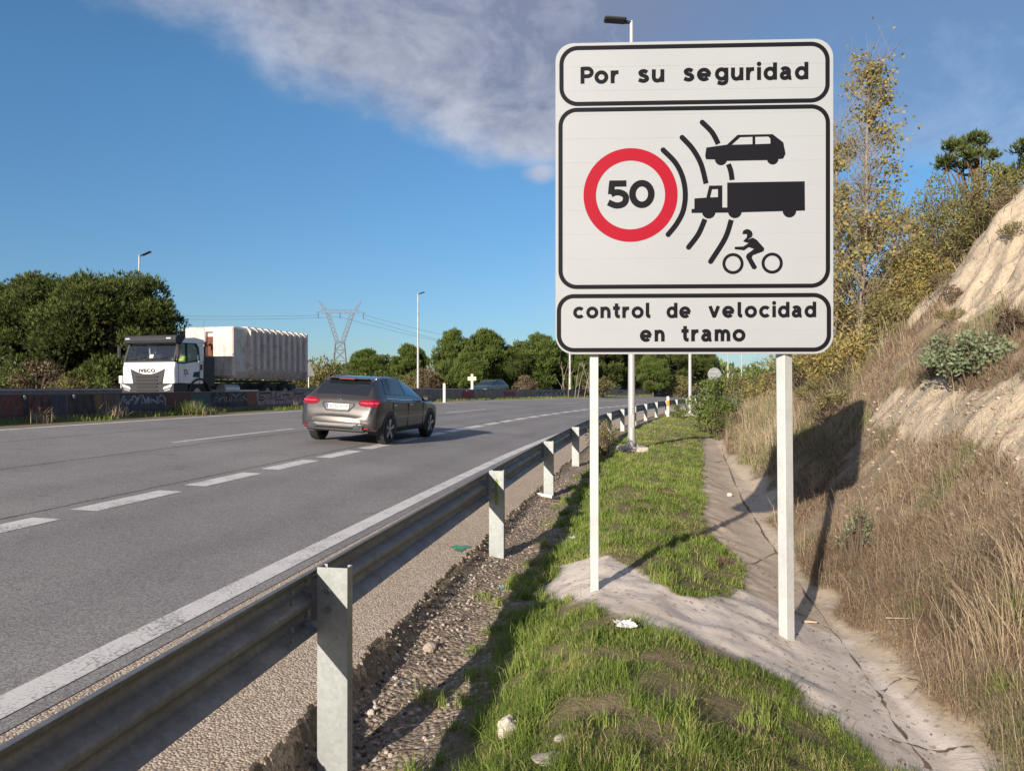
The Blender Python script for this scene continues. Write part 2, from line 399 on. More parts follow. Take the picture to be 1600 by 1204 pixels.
def mat_paint(name, c, wear=.5):
    t = NT(name); p = t.pos()
    n = t.noise(42, 4, .75, p); n2 = t.noise(3, 4, .6, p)
    w = t.math('ADD', n, t.math('MULTIPLY', t.math('SUBTRACT', n2, .5), .5))
    cc = t.mix(t.mr(w, .52, .66, 0, wear), c, (.16, .15, .145)); cc = t.mix(t.mr(n2, .3, .7, 0, .25), cc, t.mix(1.0, cc, (.8, .78, .75), 'MULTIPLY'))
    return t.bsdf(cc, .7, 0, t.bump(n, .3, .004), .3)
M['road_paint'] = mat_paint('road_paint', (.68, .66, .63), .8)
def mat_ground():
    t = NT('ground_cover'); p = t.pos()
    A = t.attr('za', 'Color'); B = t.attr('zb', 'Color')
    sa = t.n('ShaderNodeSeparateColor'); t.l(A, sa.inputs[0]); sb = t.n('ShaderNodeSeparateColor'); t.l(B, sb.inputs[0])
    sand, gut, grav = sa.outputs; bank, bare, leftm = sb.outputs
    n1 = t.noise(1.1, 6, .65, p); n2 = t.noise(9, 5, .65, p); n3 = t.noise(45, 4, .7, p)
    vg = t.vor(34, p, out=1); vs = t.n('ShaderNodeSeparateColor'); t.l(vg, vs.inputs[0]); vd = t.vor(34, p)
    soil = t.mix(n2, (.15, .115, .07), (.24, .19, .125))
    soil = t.mix(t.mr(n1, .45, .65, 0, .5), soil, (.13, .15, .05))
    gravel = t.ramp(vs.outputs[0], [(0, (.19, .145, .11)), (.5, (.33, .26, .20)), (.85, (.42, .35, .28)), (1, (.58, .5, .42))])
    gravel = t.mix(t.mr(vd, .45, .8, 0, .6), gravel, (.12, .09, .068)); gravel = t.mix(t.mr(n2, .4, .7, 0, .6), gravel, (.22, .17, .13))
    sandc = t.mix(n2, (.60, .53, .47), (.74, .67, .60)); sandc = t.mix(t.mr(n3, .6, .75, 0, .5), sandc, (.36, .31, .26)); sandc = t.mix(t.mr(n1, .46, .62, 0, .6), sandc, (.47, .40, .33)); sandc = t.mix(t.mr(t.noise(3.1, 6, .75, p), .56, .66, 0, .6), sandc, (.36, .30, .24)); sandc = t.mix(t.mr(vs.outputs[1], .93, .97, 0, .7), sandc, (.30, .25, .2))
    gutc = t.mix(n2, (.50, .41, .315), (.62, .53, .42)); gutc = t.mix(t.mr(n1, .42, .65, 0, .6), gutc, (.36, .27, .185)); gutc = t.mix(t.mr(n3, .58, .72, 0, .6), gutc, (.26, .20, .14)); gutc = t.mix(t.mr(t.noise(2.7, 6, .75, p), .54, .66, 0, .65), gutc, (.30, .225, .155))
    dry = t.mix(n2, (.22, .165, .115), (.36, .28, .20)); dry = t.mix(t.mr(n3, .45, .7, 0, .6), dry, (.33, .25, .16)); dry = t.mix(t.mr(n1, .48, .7, 0, .45), dry, (.12, .115, .05))
    nb = t.noise(2.4, 7, .7, p, sc3=(1, 1, 1.6))
    barec = t.mix(nb, (.42, .335, .24), (.66, .555, .42)); barec = t.mix(t.mr(n2, .55, .75, 0, .55), barec, (.27, .20, .14)); barec = t.mix(t.mr(n3, .6, .8, 0, .4), barec, (.72, .63, .5))
    c = soil
    c = t.mix(leftm, c, t.mix(n2, (.17, .14, .085), (.30, .25, .17)))
    c = t.mix(grav, c, gravel); c = t.mix(bank, c, dry); c = t.mix(bare, c, barec)
    c = t.mix(gut, c, gutc); c = t.mix(sand, c, sandc)
    h = t.math('ADD', t.math('MULTIPLY', n2, 1.0), t.math('MULTIPLY', n3, .45)); h = t.math('ADD', h, t.math('MULTIPLY', t.math('MULTIPLY', vd, grav), -.8)); h = t.math('MULTIPLY', h, t.mr(t.math('ADD', sand, gut), 0, 1, 1, .22)); h = t.math('ADD', h, t.math('MULTIPLY', t.math('MULTIPLY', t.noise(3.5, 7, .75, p), bare), 3.0))
    return t.bsdf(c, .95, 0, t.bump(h, .7, .035), .1)
M['ground'] = mat_ground()
def mat_galv(name, c1, c2, rough=.48, metal=.55):
    t = NT(name); p = t.coord(); v = t.vor(55, p, out=1); s_ = t.n('ShaderNodeSeparateColor'); t.l(v, s_.inputs[0])
    n = t.noise(5, 5, .65, p); n2 = t.noise(1.3, 5, .7, p, sc3=(1, 1, .35))
    c = t.mix(t.math('MULTIPLY', s_.outputs[0], .6), c1, c2); c = t.mix(t.mr(n, .45, .75, 0, .5), c, tuple(x * .62 for x in c1)); c = t.mix(t.mr(n2, .55, .75, 0, .35), c, (.22, .17, .12))
    w = t.vor(23, p); c = t.mix(t.mr(w, .0, .09, .55, 0), c, (.75, .76, .76))
    return t.bsdf(c, t.mr(n, .3, .7, rough - .08, rough + .14), metal, t.bump(n, .06, .01))
M['galv'] = mat_galv('galvanised_steel', (.30, .325, .325), (.40, .42, .42), .5, .3)
M['beam'] = mat_galv('weathered_beam_steel', (.19, .205, .225), (.28, .29, .305), .55, .4)
M['pole'] = mat_galv('lamp_pole_steel', (.40, .41, .41), (.52, .53, .53), .5, .3)
M['whitepost'] = mat_galv('pale_sign_post_steel', (.50, .52, .52), (.58, .60, .60), .45, .1)
def mat_sign():
    t = NT('retroreflective_sheeting'); p = t.coord()
    sx = t.n('ShaderNodeSeparateXYZ'); t.l(p, sx.inputs[0])
    n = t.noise(1.4, 3, .5, p); fine = t.noise(3.0, 3, .6, p, sc3=(1.2, 1, 60))
    c = t.mix(t.mr(n, .3, .7), (.325, .348, .372), (.305, .326, .348)); c = t.mix(t.mr(fine, .56, .75, 0, .12), c, (.42, .42, .41))
    return t.bsdf(c, .38, 0, t.bump(fine, .04, .004), .45)
M['sign_face'] = mat_sign()
def mat_print(name, c):
    t = NT(name); p = t.coord(); n = t.noise(4, 5, .6, p); fine = t.noise(3.0, 3, .6, p, sc3=(1.2, 1, 60))
    return t.bsdf(t.mix(t.mr(n, .3, .8, 0, .3), c, tuple(x * 1.25 + .001 for x in c)), .38, 0, t.bump(fine, .05, .004), .12)
M['print_black'] = mat_print('black_film', (.008, .008, .011)); M['print_red'] = mat_print('red_film', (.29, .009, .022))
M['alu'] = simple('sign_back_aluminium', (.42, .43, .44), .45, .6)
def mat_concrete():
    t = NT('barrier_concrete'); p = t.pos(); a = t.attr('sz', 'Color'); s_ = t.n('ShaderNodeSeparateColor'); t.l(a, s_.inputs[0])
    cb = t.n('ShaderNodeCombineXYZ'); t.l(s_.outputs[0], cb.inputs[0]); t.l(s_.outputs[1], cb.inputs[2]); v = cb.outputs[0]
    streak = t.noise(3.0, 6, .7, v, sc3=(2.6, 1, .22)); blot = t.noise(1.1, 5, .65, v); fine = t.noise(25, 4, .7, v)
    c = t.mix(blot, (.23, .19, .17), (.38, .335, .30)); c = t.mix(t.mr(streak, .38, .6, .6, 0), c, (.08, .065, .058)); c = t.mix(t.mr(fine, .55, .75, 0, .4), c, (.36, .33, .3))
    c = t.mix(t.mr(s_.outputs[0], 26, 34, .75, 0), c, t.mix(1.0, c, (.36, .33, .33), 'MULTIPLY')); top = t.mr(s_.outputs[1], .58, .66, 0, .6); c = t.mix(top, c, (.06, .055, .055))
    return t.bsdf(c, .92, 0, t.bump(fine, .5, .02), .15)
M['concrete'] = mat_concrete()
M['plinth'] = simple('pale_concrete', (.50, .45, .39), .9, 0, .2, 6, .5)
def spray(name, c): 
    t = NT(name); n = t.noise(6, 5, .7, t.pos(), sc3=(1, 1, .4)); n2 = t.noise(30, 3, .6, t.pos())
    return t.bsdf(t.mix(t.mr(n, .38, .62, 0, .8), t.mix(t.mr(n2, .4, .8, 0, .3), c, tuple(x * .7 for x in c)), (.09, .078, .07)), .85)
SPRAY = {k: spray('spray_paint_' + k, c) for k, c in dict(maroon=(.13, .035, .03), black=(.02, .02, .022), teal=(.035, .12, .12), pink=(.44, .32, .34), white=(.48, .48, .5), red=(.36, .05, .06),
         navy=(.035, .045, .075), rust=(.26, .085, .05), ochre=(.20, .12, .03), lilac=(.36, .36, .42), green=(.05, .36, .20), lime=(.25, .42, .06)).items()}
M['bark_pine'] = simple('pine_bark', (.17, .115, .08), .95, 0, .3, 4, .8)
M['bark_grey'] = simple('grey_bark', (.30, .25, .2), .9, 0, .25, 5, .6)
M['twig'] = simple('brown_twigs', (.12, .085, .06), .9, 0, .25, 8)
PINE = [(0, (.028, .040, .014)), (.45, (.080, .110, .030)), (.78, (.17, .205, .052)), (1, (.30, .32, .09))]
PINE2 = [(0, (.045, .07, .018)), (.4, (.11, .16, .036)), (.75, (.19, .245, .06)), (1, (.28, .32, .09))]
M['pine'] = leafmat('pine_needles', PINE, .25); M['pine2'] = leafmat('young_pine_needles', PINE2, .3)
M['leaf_green'] = leafmat('green_leaves', [(0, (.055, .085, .022)), (.5, (.13, .18, .045)), (.85, (.22, .26, .075)), (1, (.34, .31, .11))], .35)
M['leaf_autumn'] = leafmat('autumn_leaves', [(0, (.24, .20, .085)), (.35, (.40, .34, .12)), (.62, (.52, .44, .16)), (.78, (.54, .36, .17)), (.88, (.30, .34, .12)), (1, (.36, .40, .15))], .5)
M['leaf_olive'] = leafmat('olive_brown_leaves', [(0, (.14, .13, .06)), (.4, (.25, .235, .09)), (.75, (.35, .32, .13)), (1, (.42, .32, .17))], .45)
M['leaf_silver'] = leafmat('silvery_leaves', [(0, (.12, .15, .09)), (.5, (.21, .26, .15)), (1, (.34, .38, .24))], .25)
M['leaf_brown'] = leafmat('dry_brown_leaves', [(0, (.10, .07, .045)), (.5, (.19, .14, .09)), (1, (.31, .24, .16))], .3)
M['grass'] = leafmat('green_grass', [(0, (.11, .15, .035)), (.35, (.20, .29, .055)), (.68, (.31, .40, .095)), (.88, (.46, .44, .17)), (1, (.52, .40, .24))], .4)
M['drygrass'] = leafmat('dry_grass_stalks', [(0, (.17, .115, .08)), (.3, (.32, .235, .165)), (.65, (.47, .37, .26)), (.9, (.68, .56, .39)), (1, (.22, .26, .10))], .35)
# ------------------------------------------------------------------ setting: ground and roads
def grid_mesh(name, us, ds, zf, mat, attrf=None, smooth=True):
    U, D = np.meshgrid(us, ds); X = U + cx(D); Z = zf(U, D)
    V = np.stack([X, D, Z], -1).reshape(-1, 3); nu, nd = len(us), len(ds)
    i = (np.arange(nd - 1)[:, None] * nu + np.arange(nu - 1)[None, :]).ravel()
    F = np.stack([i, i + 1, i + nu + 1, i + nu], 1)
    at = attrf(U.ravel(), D.ravel(), X.ravel()) if attrf else None
    return mk_mesh(name, V, F, [mat], smooth, None, at)
def build_setting():
    us = np.concatenate([np.linspace(-1500, -60, 20), np.linspace(-55, -26, 14), [-25, -24.9, -20, -15.46, -15.44, -14.9, -14.3, -13.9], np.linspace(-13, -1.9, 12), [-1.86], np.arange(-1.80, 8.2, .05), np.linspace(8.4, 16, 20), np.linspace(18, 60, 14), np.linspace(80, 1200, 14)])
    ds = np.concatenate([np.linspace(-60, -6, 10), np.arange(-5, 2.4, .3), np.arange(2.4, 13, .05), np.geomspace(13, 60, 170), np.geomspace(61, 1600, 60)])
    def at(U, D, X):
        sand, gut, grav, bank, bare, u = zones(X, D)
        leftm = (U < -13.9).astype(float)
        o = np.ones_like(U)
        return {'za': np.stack([sand, gut, grav, o], 1), 'zb': np.stack([bank, bare, leftm, o], 1)}
    g = link('ground', grid_mesh('ground', us, ds, zg, M['ground'], at)); tag(g, kind='structure')
    dr = np.concatenate([np.linspace(-60, 2, 24), np.linspace(2.5, 60, 116), np.linspace(61, 170, 110)])
    ud = lambda U, D, X: {'ud': np.stack([-U, D, 0 * U, 0 * U + 1], 1)}
    r = link('road', grid_mesh('road', np.linspace(-14.1, -3.0, 24), dr, lambda U, D: zroad(U, D), M['asphalt'], ud)); tag(r, kind='structure')
    # opposite carriageway
    r = link('opposite_road', grid_mesh('opposite_road', np.linspace(-24.0, -15.9, 6), dr, lambda U, D: zg(U, D, False) + .03, M['asphalt'], ud)); tag(r, kind='structure')
    # shoulder with a real, ragged broken edge
    dd = np.concatenate([np.linspace(-60, 0, 20), np.arange(.2, 16, .018), np.linspace(16, 60, 300), np.linspace(60.5, 170, 90)])
    rag = (fbm(dd * 2.1, dd * 0, 70) - .5) * .08 + (fbm(dd * 26, dd * 0 + 5, 71) - .5) * .06
    cols_ = np.array([-3.004, -2.6, -2.2, -2.0, -1.82])
    V = []
    for j, u in enumerate(cols_):
        uu = u + (rag if j == 4 else 0); V.append(np.stack([uu + cx(dd), dd, zroad(u, dd) - .004 + 0 * dd], 1))
    uu = cols_[-1] + rag + .025 + (fbm(dd * 30, dd * 0 + 9, 72) - .5) * .03
    V.append(np.stack([uu + cx(dd), dd, zroad(-1.8, dd) - .07], 1)); uu = uu + .03
    V.append(np.stack([uu + cx(dd), dd, zroad(-1.8, dd) - .24], 1))
    n = len(V); V = np.stack(V, 1).reshape(-1, 3); i = (np.arange(len(dd) - 1)[:, None] * n + np.arange(n - 1)[None, :]).ravel()
    sh = link('road_shoulder', mk_mesh('road_shoulder', V, np.stack([i, i + 1, i + n + 1, i + n], 1), [M['chipseal']])); tag(sh, kind='structure')
    # markings
    def stripe(mb, u, w, d0, d1, zoff=.004, step=.6, slant=0):
        k = max(2, int((d1 - d0) / step) + 1); ds_ = np.linspace(d0, d1, k)
        V = []
        for q in ds_:
            for e, sg in ((u - w / 2, 1), (u + w / 2, -1)):
                dq = q + slant * sg; V.append((float(e + cx(dq)), dq, float(zroad(e, dq)) + zoff))
        mb.add(V, [(2 * i, 2 * i + 1, 2 * i + 3, 2 * i + 2) for i in range(k - 1)])
    for nm, segs in (('edge_line', [(-3.21, .20, -55, 165)]), ('far_edge_line', [(-13.94, .15, -55, 165)])):
        mb = MB(); [stripe(mb, *s_) for s_ in segs]; tag(mb.build(nm, M['road_paint']), kind='structure')
    mb = MB()
    for k in range(-6, 36):
        d0 = 6.15 + 2.0 * k; stripe(mb, -6.27, .30, d0, d0 + 1.5, slant=.0, step=.5)
    tag(mb.build('merge_lane_dashes', M['road_paint']), kind='structure')
    mb = MB()
    for k in range(-3, 8): stripe(mb, -9.9, .12, 15.3 + 17 * k, 20.3 + 17 * k)
    tag(mb.build('lane_dashes', M['road_paint']), kind='structure')
    mb = MB()
    for u in (-23.5, -16.4):
        for d0 in range(-40, 160, 8):
            k = 12; ds_ = np.linspace(d0, d0 + 8, k); V = []
            for q in ds_:
                for e in (u - .07, u + .07): V.append((float(e + cx(q)), q, float(zg(e, q, False)) + .036))
            mb.add(V, [(2 * i, 2 * i + 1, 2 * i + 3, 2 * i + 2) for i in range(k - 1)])
    tag(mb.build('opposite_edge_lines', M['road_paint']), kind='structure')
    # green surveyor's paint blot on the shoulder
    X, d = 800 - 0, 0
    a = (720 - 800) / FPX; dq = 1160 * 1.62 / (858 - 603); mb = MB(); pts = []
    for k in range(26):
        an = 2 * math.pi * k / 26; rr = .085 * (1 + .3 * math.sin(3 * an) + .25 * random.uniform(-1, 1))
        x = a * dq + rr * 1.05 * math.cos(an); y = dq + rr * 1.5 * math.sin(an); pts.append((x, y, float(zroad(x - cx(y), y)) + .002))
    mb.add(pts, [tuple(range(26))]); tag(mb.build('paint_mark', SPRAY['green']), 'turquoise green spray paint blot on tan road shoulder', 'paint mark')
build_setting()
# ------------------------------------------------------------------ guard rails
def sweep(name, prof, u0, d0, d1, zbase, mats, parent, step=.5, flip=1, org=(0, 0, 0), smooth=True, closed=True):
    k = int((d1 - d0) / step) + 1; ds_ = np.linspace(d0, d1, k); n = len(prof); V = []
    for q in ds_:
        for a, b in prof:
            u = u0 + flip * a; V.append((float(u + cx(q)) - org[0], q - org[1], float(zbase(q)) + b - org[2]))
    F = []
    for i in range(k - 1):
        for j in range(n if closed else n - 1):
            j2 = (j + 1) % n; F.append((i * n + j, i * n + j2, (i + 1) * n + j2, (i + 1) * n + j))
    if closed: F.append(tuple(range(n))); F.append(tuple((k - 1) * n + j for j in range(n - 1, -1, -1)))
    me = mk_mesh(name, V, F, mats, smooth); 
    try: me.set_sharp_from_angle(angle=R(50))
    except Exception: pass
    return link(name, me, parent)
def wbeam_profile():
    # W section: a = sideways (+ towards the posts), b = height; thickness 4 mm
    c = [(0.0, -.155), (.012, -.150), (-.005, -.125), (-.055, -.105), (-.075, -.085), (-.075, -.062), (-.055, -.045), (-.01, -.022), (0.0, -.008), (0.0, .008), (-.01, .022), (-.055, .045), (-.075, .062), (-.075, .085), (-.055, .105), (-.005, .125), (.012, .150), (.0, .155)]
    back = [(a + .005, b) for a, b in reversed(c)]
    return c + back
def guard_rail(u_face, side, d0, d1, first, last, label, zb, height=.72, pitch=4.0, gap=.10, post_top=.0, lime=None, deep=.5):
    org = (float(u_face + cx(first)), first, float(zb(first)))
    t = thing('guard_rail', org, label, 'guard rail')
    prof = [(side * a, b) for a, b in wbeam_profile()]
    if side < 0: prof = prof[::-1]
    sweep('beam', prof, u_face, d0, d1, lambda q: zb(q) + height - .155, [M['beam']], t, .5, 1, org)
    q = first; k = 0
    pm = None
    while q <= last:
        u = u_face + side * (gap + .06)
        mb = MB(); w, dp, th = .15, .06, .005
        # C channel: web faces along the road (towards us), lips behind
        h = height + post_top; zt = h; zb0 = -deep
        for (c0, s0) in (((0, 0), (w, th)), ((-w / 2 + th / 2, dp / 2 + th / 2), (th, dp)), ((w / 2 - th / 2, dp / 2 + th / 2), (th, dp)),
                         ((-w / 2 + .013, dp + th), (.022, th)), ((w / 2 - .013, dp + th), (.022, th))):
            mb.box((c0[0], c0[1], (zt + zb0) / 2), (s0[0], s0[1], zt - zb0))
        az = math.atan(float(cx(q + .5) - cx(q - .5)))
        o = mb.build('post', M['galv'], t, loc=(float(u + cx(q)) - org[0], q - org[1], float(zb(q)) - org[2]), rot=(0, 0, -az))
        # spacer and bolts
        sp = MB(); sp.box((-(gap / 2 + .065) * side - side * 0.002, .03, h - .155), (gap - .004, .05, .20))
        for bz in (h - .20, h - .11): sp.lathe([(0, .0), (.016, .0), (.016, .014), (0, .014)], (-.02 * side, -.02, bz), 'y', 6)
        sp.build('spacer', M['beam'], o)
        if lime is not None and k == lime:
            mk = MB(); pts = [(-.012, .42), (.012, .415), (.018, .5), (.01, .6), (.022, .66), (.0, .69), (-.02, .64), (-.014, .55), (-.022, .48)]
            mk.prism([(a, b) for a, b in pts], lambda a, b, s_: (a, -th / 2 - .0005 - s_, b), 0, .001); mk.build('paint_dab', SPRAY['lime'], o)
        q += pitch; k += 1
    # splice plates with bolts where two lengths of beam overlap
    if side > 0:
        q = first
        for j in range(3):
            for bz in (-.105, -.06, .06, .105):
                for dy in (-.11, .11):
                    base = Vector((float(u_face + cx(q)) - org[0] - .03, q + dy - org[1] - .1, float(zb(q)) + height - .155 + bz - org[2]))
                    mb = MB(); mb.lathe([(0, 0), (.014, 0), (.014, .012), (.0, .012)], base, 'x', 6); mb.build('bolt', M['beam'], t)
            q += pitch
    return t
zrail = lambda q: zroad(-1.7, q) - .005
guard_rail(-1.715, 1, -8, 62, -4.5, 60, 'long galvanised guard rail running along the near road edge', zrail, .755, 4.0, .045, .01, lime=3)
guard_rail(-24.5, -1, -10, 150, -8, 148, 'dark guard rail behind the far carriageway in front of pines', lambda q: zg(-25.5, q, False), .79, 4.0, .075)
# ------------------------------------------------------------------ concrete median barrier with graffiti
BU, BH = -15.45, .67
def zbar(q): return zroad(-15.4, q)
def build_barrier():
    t = thing('concrete_barrier', (float(BU + cx(20)), 20, float(zbar(20))), 'long stained concrete barrier covered in graffiti along the road middle', 'barrier')
    org = t.location
    prof = [(0, -.1), (0, .12), (-.02, .14), (-.05, BH - .02), (-.07, BH), (-.23, BH), (-.25, BH - .02), (-.28, .14), (-.30, .12), (-.30, -.1)]
    k = 560; ds_ = np.linspace(-10, 150, k); V = []; A = []
    for q in ds_:
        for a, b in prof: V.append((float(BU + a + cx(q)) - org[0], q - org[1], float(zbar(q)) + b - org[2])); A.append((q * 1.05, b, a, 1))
    n = len(prof); F = [(i * n + j, i * n + j + 1, (i + 1) * n + j + 1, (i + 1) * n + j) for i in range(k - 1) for j in range(n - 1)]
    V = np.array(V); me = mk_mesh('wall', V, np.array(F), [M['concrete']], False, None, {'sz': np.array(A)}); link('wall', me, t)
    def face(d, z, off):
        a = -.02 - (z - .14) / (BH - .16) * .03 if z > .14 else 0.0
        return (float(BU + a + off + cx(d)) - org[0], d - org[1], float(zbar(d)) + z - org[2])
    def panel(mb, d0, d1, z0, z1, off, seed, jag=.05):
        rr = random.Random(seed); k_ = max(4, int((d1 - d0) / .12)); V_ = []
        for i in range(k_ + 1):
            d = d0 + (d1 - d0) * i / k_; V_ += [face(d, max(.14, z0 + rr.uniform(-jag, jag)), off), face(d, (z0 + z1) / 2, off), face(d, min(BH - .03, z1 + rr.uniform(-jag, jag)), off)]
        mb.add(V_, [(3 * i + j, 3 * i + 3 + j, 3 * i + 4 + j, 3 * i + 1 + j) for i in range(k_) for j in (0, 1)])
    def stroke(mb, pts, w, off):
        V_ = []
        for i, (d, z) in enumerate(pts):
            d2, z2 = pts[min(i + 1, len(pts) - 1)]; d1, z1 = pts[max(i - 1, 0)]
            tx, tz = d2 - d1, z2 - z1; l = math.hypot(tx, tz) or 1; nx, nz = -tz / l * w / 2, tx / l * w / 2
            V_ += [face(d + nx, min(max(z + nz, .05), BH - .03), off), face(d - nx, min(max(z - nz, .05), BH - .03), off)]
        mb.add(V_, [(2 * i, 2 * i + 1, 2 * i + 3, 2 * i + 2) for i in range(len(pts) - 1)])
    def dof(px):              # distance at which the barrier face passes this bearing
        q = np.linspace(10, 120, 6000); return float(q[np.argmin(abs((BU + cx(q)) / q - (px - 800) / FPX))])
    P = lambda nm, x0, x1, z0, z1, colr, off=.004, seed=1, jag=.04: (lambda mb: (panel(mb, dof(x0), dof(x1), z0, z1, off, seed, jag), mb.build(nm, SPRAY[colr], t)))(MB())
    P('graffiti_panel', 0, 36, .1, .66, 'maroon', seed=2); P('graffiti_panel', 46, 82, .1, .66, 'maroon', seed=3); P('graffiti_panel', 36, 46, .1, .66, 'black', seed=4)
    P('graffiti_panel', 82, 106, .1, .6, 'navy', seed=5); P('graffiti_panel', 150, 160, .1, .64, 'ochre', seed=6); P('graffiti_panel', 108, 148, .1, .62, 'black', seed=7)
    P('graffiti_panel', 190, 258, .1, .64, 'navy', seed=8); P('graffiti_panel', 262, 300, .3, .64, 'maroon', seed=9); P('graffiti_panel', 302, 330, .1, .62, 'teal', seed=19)
    P('graffiti_panel', 330, 388, .08, .65, 'black', seed=10); P('graffiti_panel', 386, 402, .08, .64, 'rust', seed=11); P('graffiti_panel', 403, 492, .08, .65, 'pink', seed=12)
    def scribble(x0, x1, n_, colr, w, seed, off=.008, amp=.22, nm='graffiti_lettering'):
        rr = random.Random(seed); mb = MB(); d0, d1 = dof(x0), dof(x1); L = d1 - d0
        for i in range(n_):
            c0 = d0 + L * (i + .5) / n_; ph = rr.uniform(0, 6.28); fr = rr.choice([1, 1.5, 2]); a1 = L / n_ * rr.uniform(.35, .7)
            pts = [(c0 + a1 * math.cos(ph + fr * s_ * 3.5), .37 + amp * math.sin(ph * 1.7 + s_ * 5.2) * (.7 + .3 * math.cos(s_ * 3))) for s_ in np.linspace(0, 1, 16)]
            stroke(mb, pts, w, off)
        mb.build(nm, SPRAY[colr], t)
    scribble(190, 258, 7, 'white', .035, 21); scribble(194, 256, 6, 'lilac', .05, 22, .006); scribble(300, 332, 4, 'teal', .06, 23); scribble(334, 388, 5, 'teal', .07, 24)
    scribble(334, 388, 6, 'white', .022, 25, .010); scribble(410, 440, 2, 'red', .035, 26, amp=.15); scribble(446, 492, 3, 'red', .03, 27, amp=.16)
    scribble(48, 82, 3, 'black', .05, 28); scribble(2, 36, 3, 'rust', .03, 29)
    mb = MB()
    for x0, pts in ((405, [(0, .2), (0, .33), (.35, .33), (.35, .45), (.1, .45), (.1, .58), (.8, .6), (.8, .5)]), (432, [(0, .6), (0, .3), (.5, .3), (.5, .52), (.9, .52), (.9, .2)]), (462, [(0, .55), (.6, .55), (.6, .42), (1.1, .42), (1.1, .3), (.5, .3), (.5, .2), (1.3, .2)])):
        b0 = dof(x0); stroke(mb, [(b0 + a, z) for a, z in pts], .06, .011)
    mb.build('graffiti_lettering', SPRAY['black'], t)
    P('graffiti_panel', 722, 742, .1, .55, 'red', seed=31); P('graffiti_panel', 788, 806, .2, .5, 'red', seed=32); P('graffiti_panel', 838, 884, .15, .6, 'lilac', seed=33)
    scribble(838, 884, 8, 'black', .09, 34, amp=.2); scribble(1008, 1040, 9, 'black', .14, 35, amp=.2); P('graffiti_panel', 1045, 1078, .1, .6, 'teal', seed=36)
    scribble(1042, 1078, 8, 'white', .10, 37, amp=.2); P('graffiti_panel', 965, 985, .15, .55, 'lilac', seed=38); scribble(965, 988, 5, 'black', .1, 39)
    scribble(905, 945, 5, 'maroon', .06, 40)
    P('graffiti_panel', 1085, 1150, .1, .6, 'white', seed=41); scribble(1088, 1150, 14, 'black', .12, 42)
    # round white reflectors on the upper edge
    for px_ in (730, 810, 879, 942, 40, 117):
        d = dof(px_); mb = MB(); c0 = face(d, BH - .09, .012); mb.lathe([(0, .02), (.05, .02), (.055, 0)], c0, 'x', 12); mb.build('reflector', SPRAY['white'], t)
build_barrier()
# ------------------------------------------------------------------ the speed-control sign
SL = (.322, 5.49); _e = Vector((2.015, -.08)).normalized()
def S(px, py):
    a = (px - 800) / FPX; b = (603 - py) / FPX
    s_ = (a * SL[1] - SL[0]) / (_e.x - a * _e.y); d = SL[1] + s_ * _e.y
    return s_ - 1.008, b * d + CAMZ            # local (x from the middle, height)
def text_mesh(txt, bold=0.0, extr=0.0, spacing=1.0):
    c = bpy.data.curves.new('lettering', 'FONT'); c.body = txt; c.size = 1; c.offset = bold; c.extrude = extr; c.resolution_u = 6; c.space_character = spacing
    o = bpy.data.objects.new('lettering', c); col.objects.link(o); bpy.context.view_layer.update()
    me = bpy.data.meshes.new_from_object(o.evaluated_get(bpy.context.evaluated_depsgraph_get()))
    bpy.data.objects.remove(o); bpy.data.curves.remove(c); return me
def word(txt, x0, x1, zb, zt, mat, parent, fn, bold=.03, cap=.729, spacing=1.06, th=.0015, base_off=None, name='lettering'):
    """lettering fitted into x0..x1 with its baseline at zb and its tall letters reaching zt"""
    me = text_mesh(txt, bold, .5, spacing); n = len(me.vertices); V = np.empty(n * 3, np.float32); me.vertices.foreach_get('co', V); V = V.reshape(-1, 3)
    a0, a1 = V[:, 0].min(), V[:, 0].max()
    yb = -bold; yt = V[:, 1].max()
    if any(ch in txt for ch in 'gpqy'): pass
    X = x0 + (V[:, 0] - a0) / (a1 - a0) * (x1 - x0); Z = zb + (V[:, 1] - yb) / (yt - yb) * (zt - zb); T = V[:, 2] * th * 2 * .5 + th * .5 + .0005
    out = np.array([fn(float(x), float(z), float(t_)) for x, z, t_ in zip(X, Z, T)], np.float32)
    me.vertices.foreach_set('co', out.ravel()); me.materials.clear(); me.materials.append(mat); me.update(); me.name = name
    return link(name, me, parent)
CAT = lambda pts: [tuple(p) for p in smooth_line(pts)]
def smooth_line(pts, k=7):
    P_ = [Vector(p) for p in pts]; n = len(P_); out = []
    for i in range(n - 1):
        p0 = P_[max(i - 1, 0)]; p1 = P_[i]; p2 = P_[i + 1]; p3 = P_[min(i + 2, n - 1)]
        for j in range(k):
            q = j / k; out.append(.5 * ((2 * p1) + (p2 - p0) * q + (2 * p0 - 5 * p1 + 4 * p2 - p3) * q * q + (3 * p1 - p0 - 3 * p2 + p3) * q ** 3))
    return out + [P_[-1]]
def ell(cx_, cy_, rx, ry, a0=0, a1=360, n=36): return [(cx_ + rx * math.cos(R(a0 + (a1 - a0) * i / n)), cy_ + ry * math.sin(R(a0 + (a1 - a0) * i / n))) for i in range(n + 1)]
SW = .235
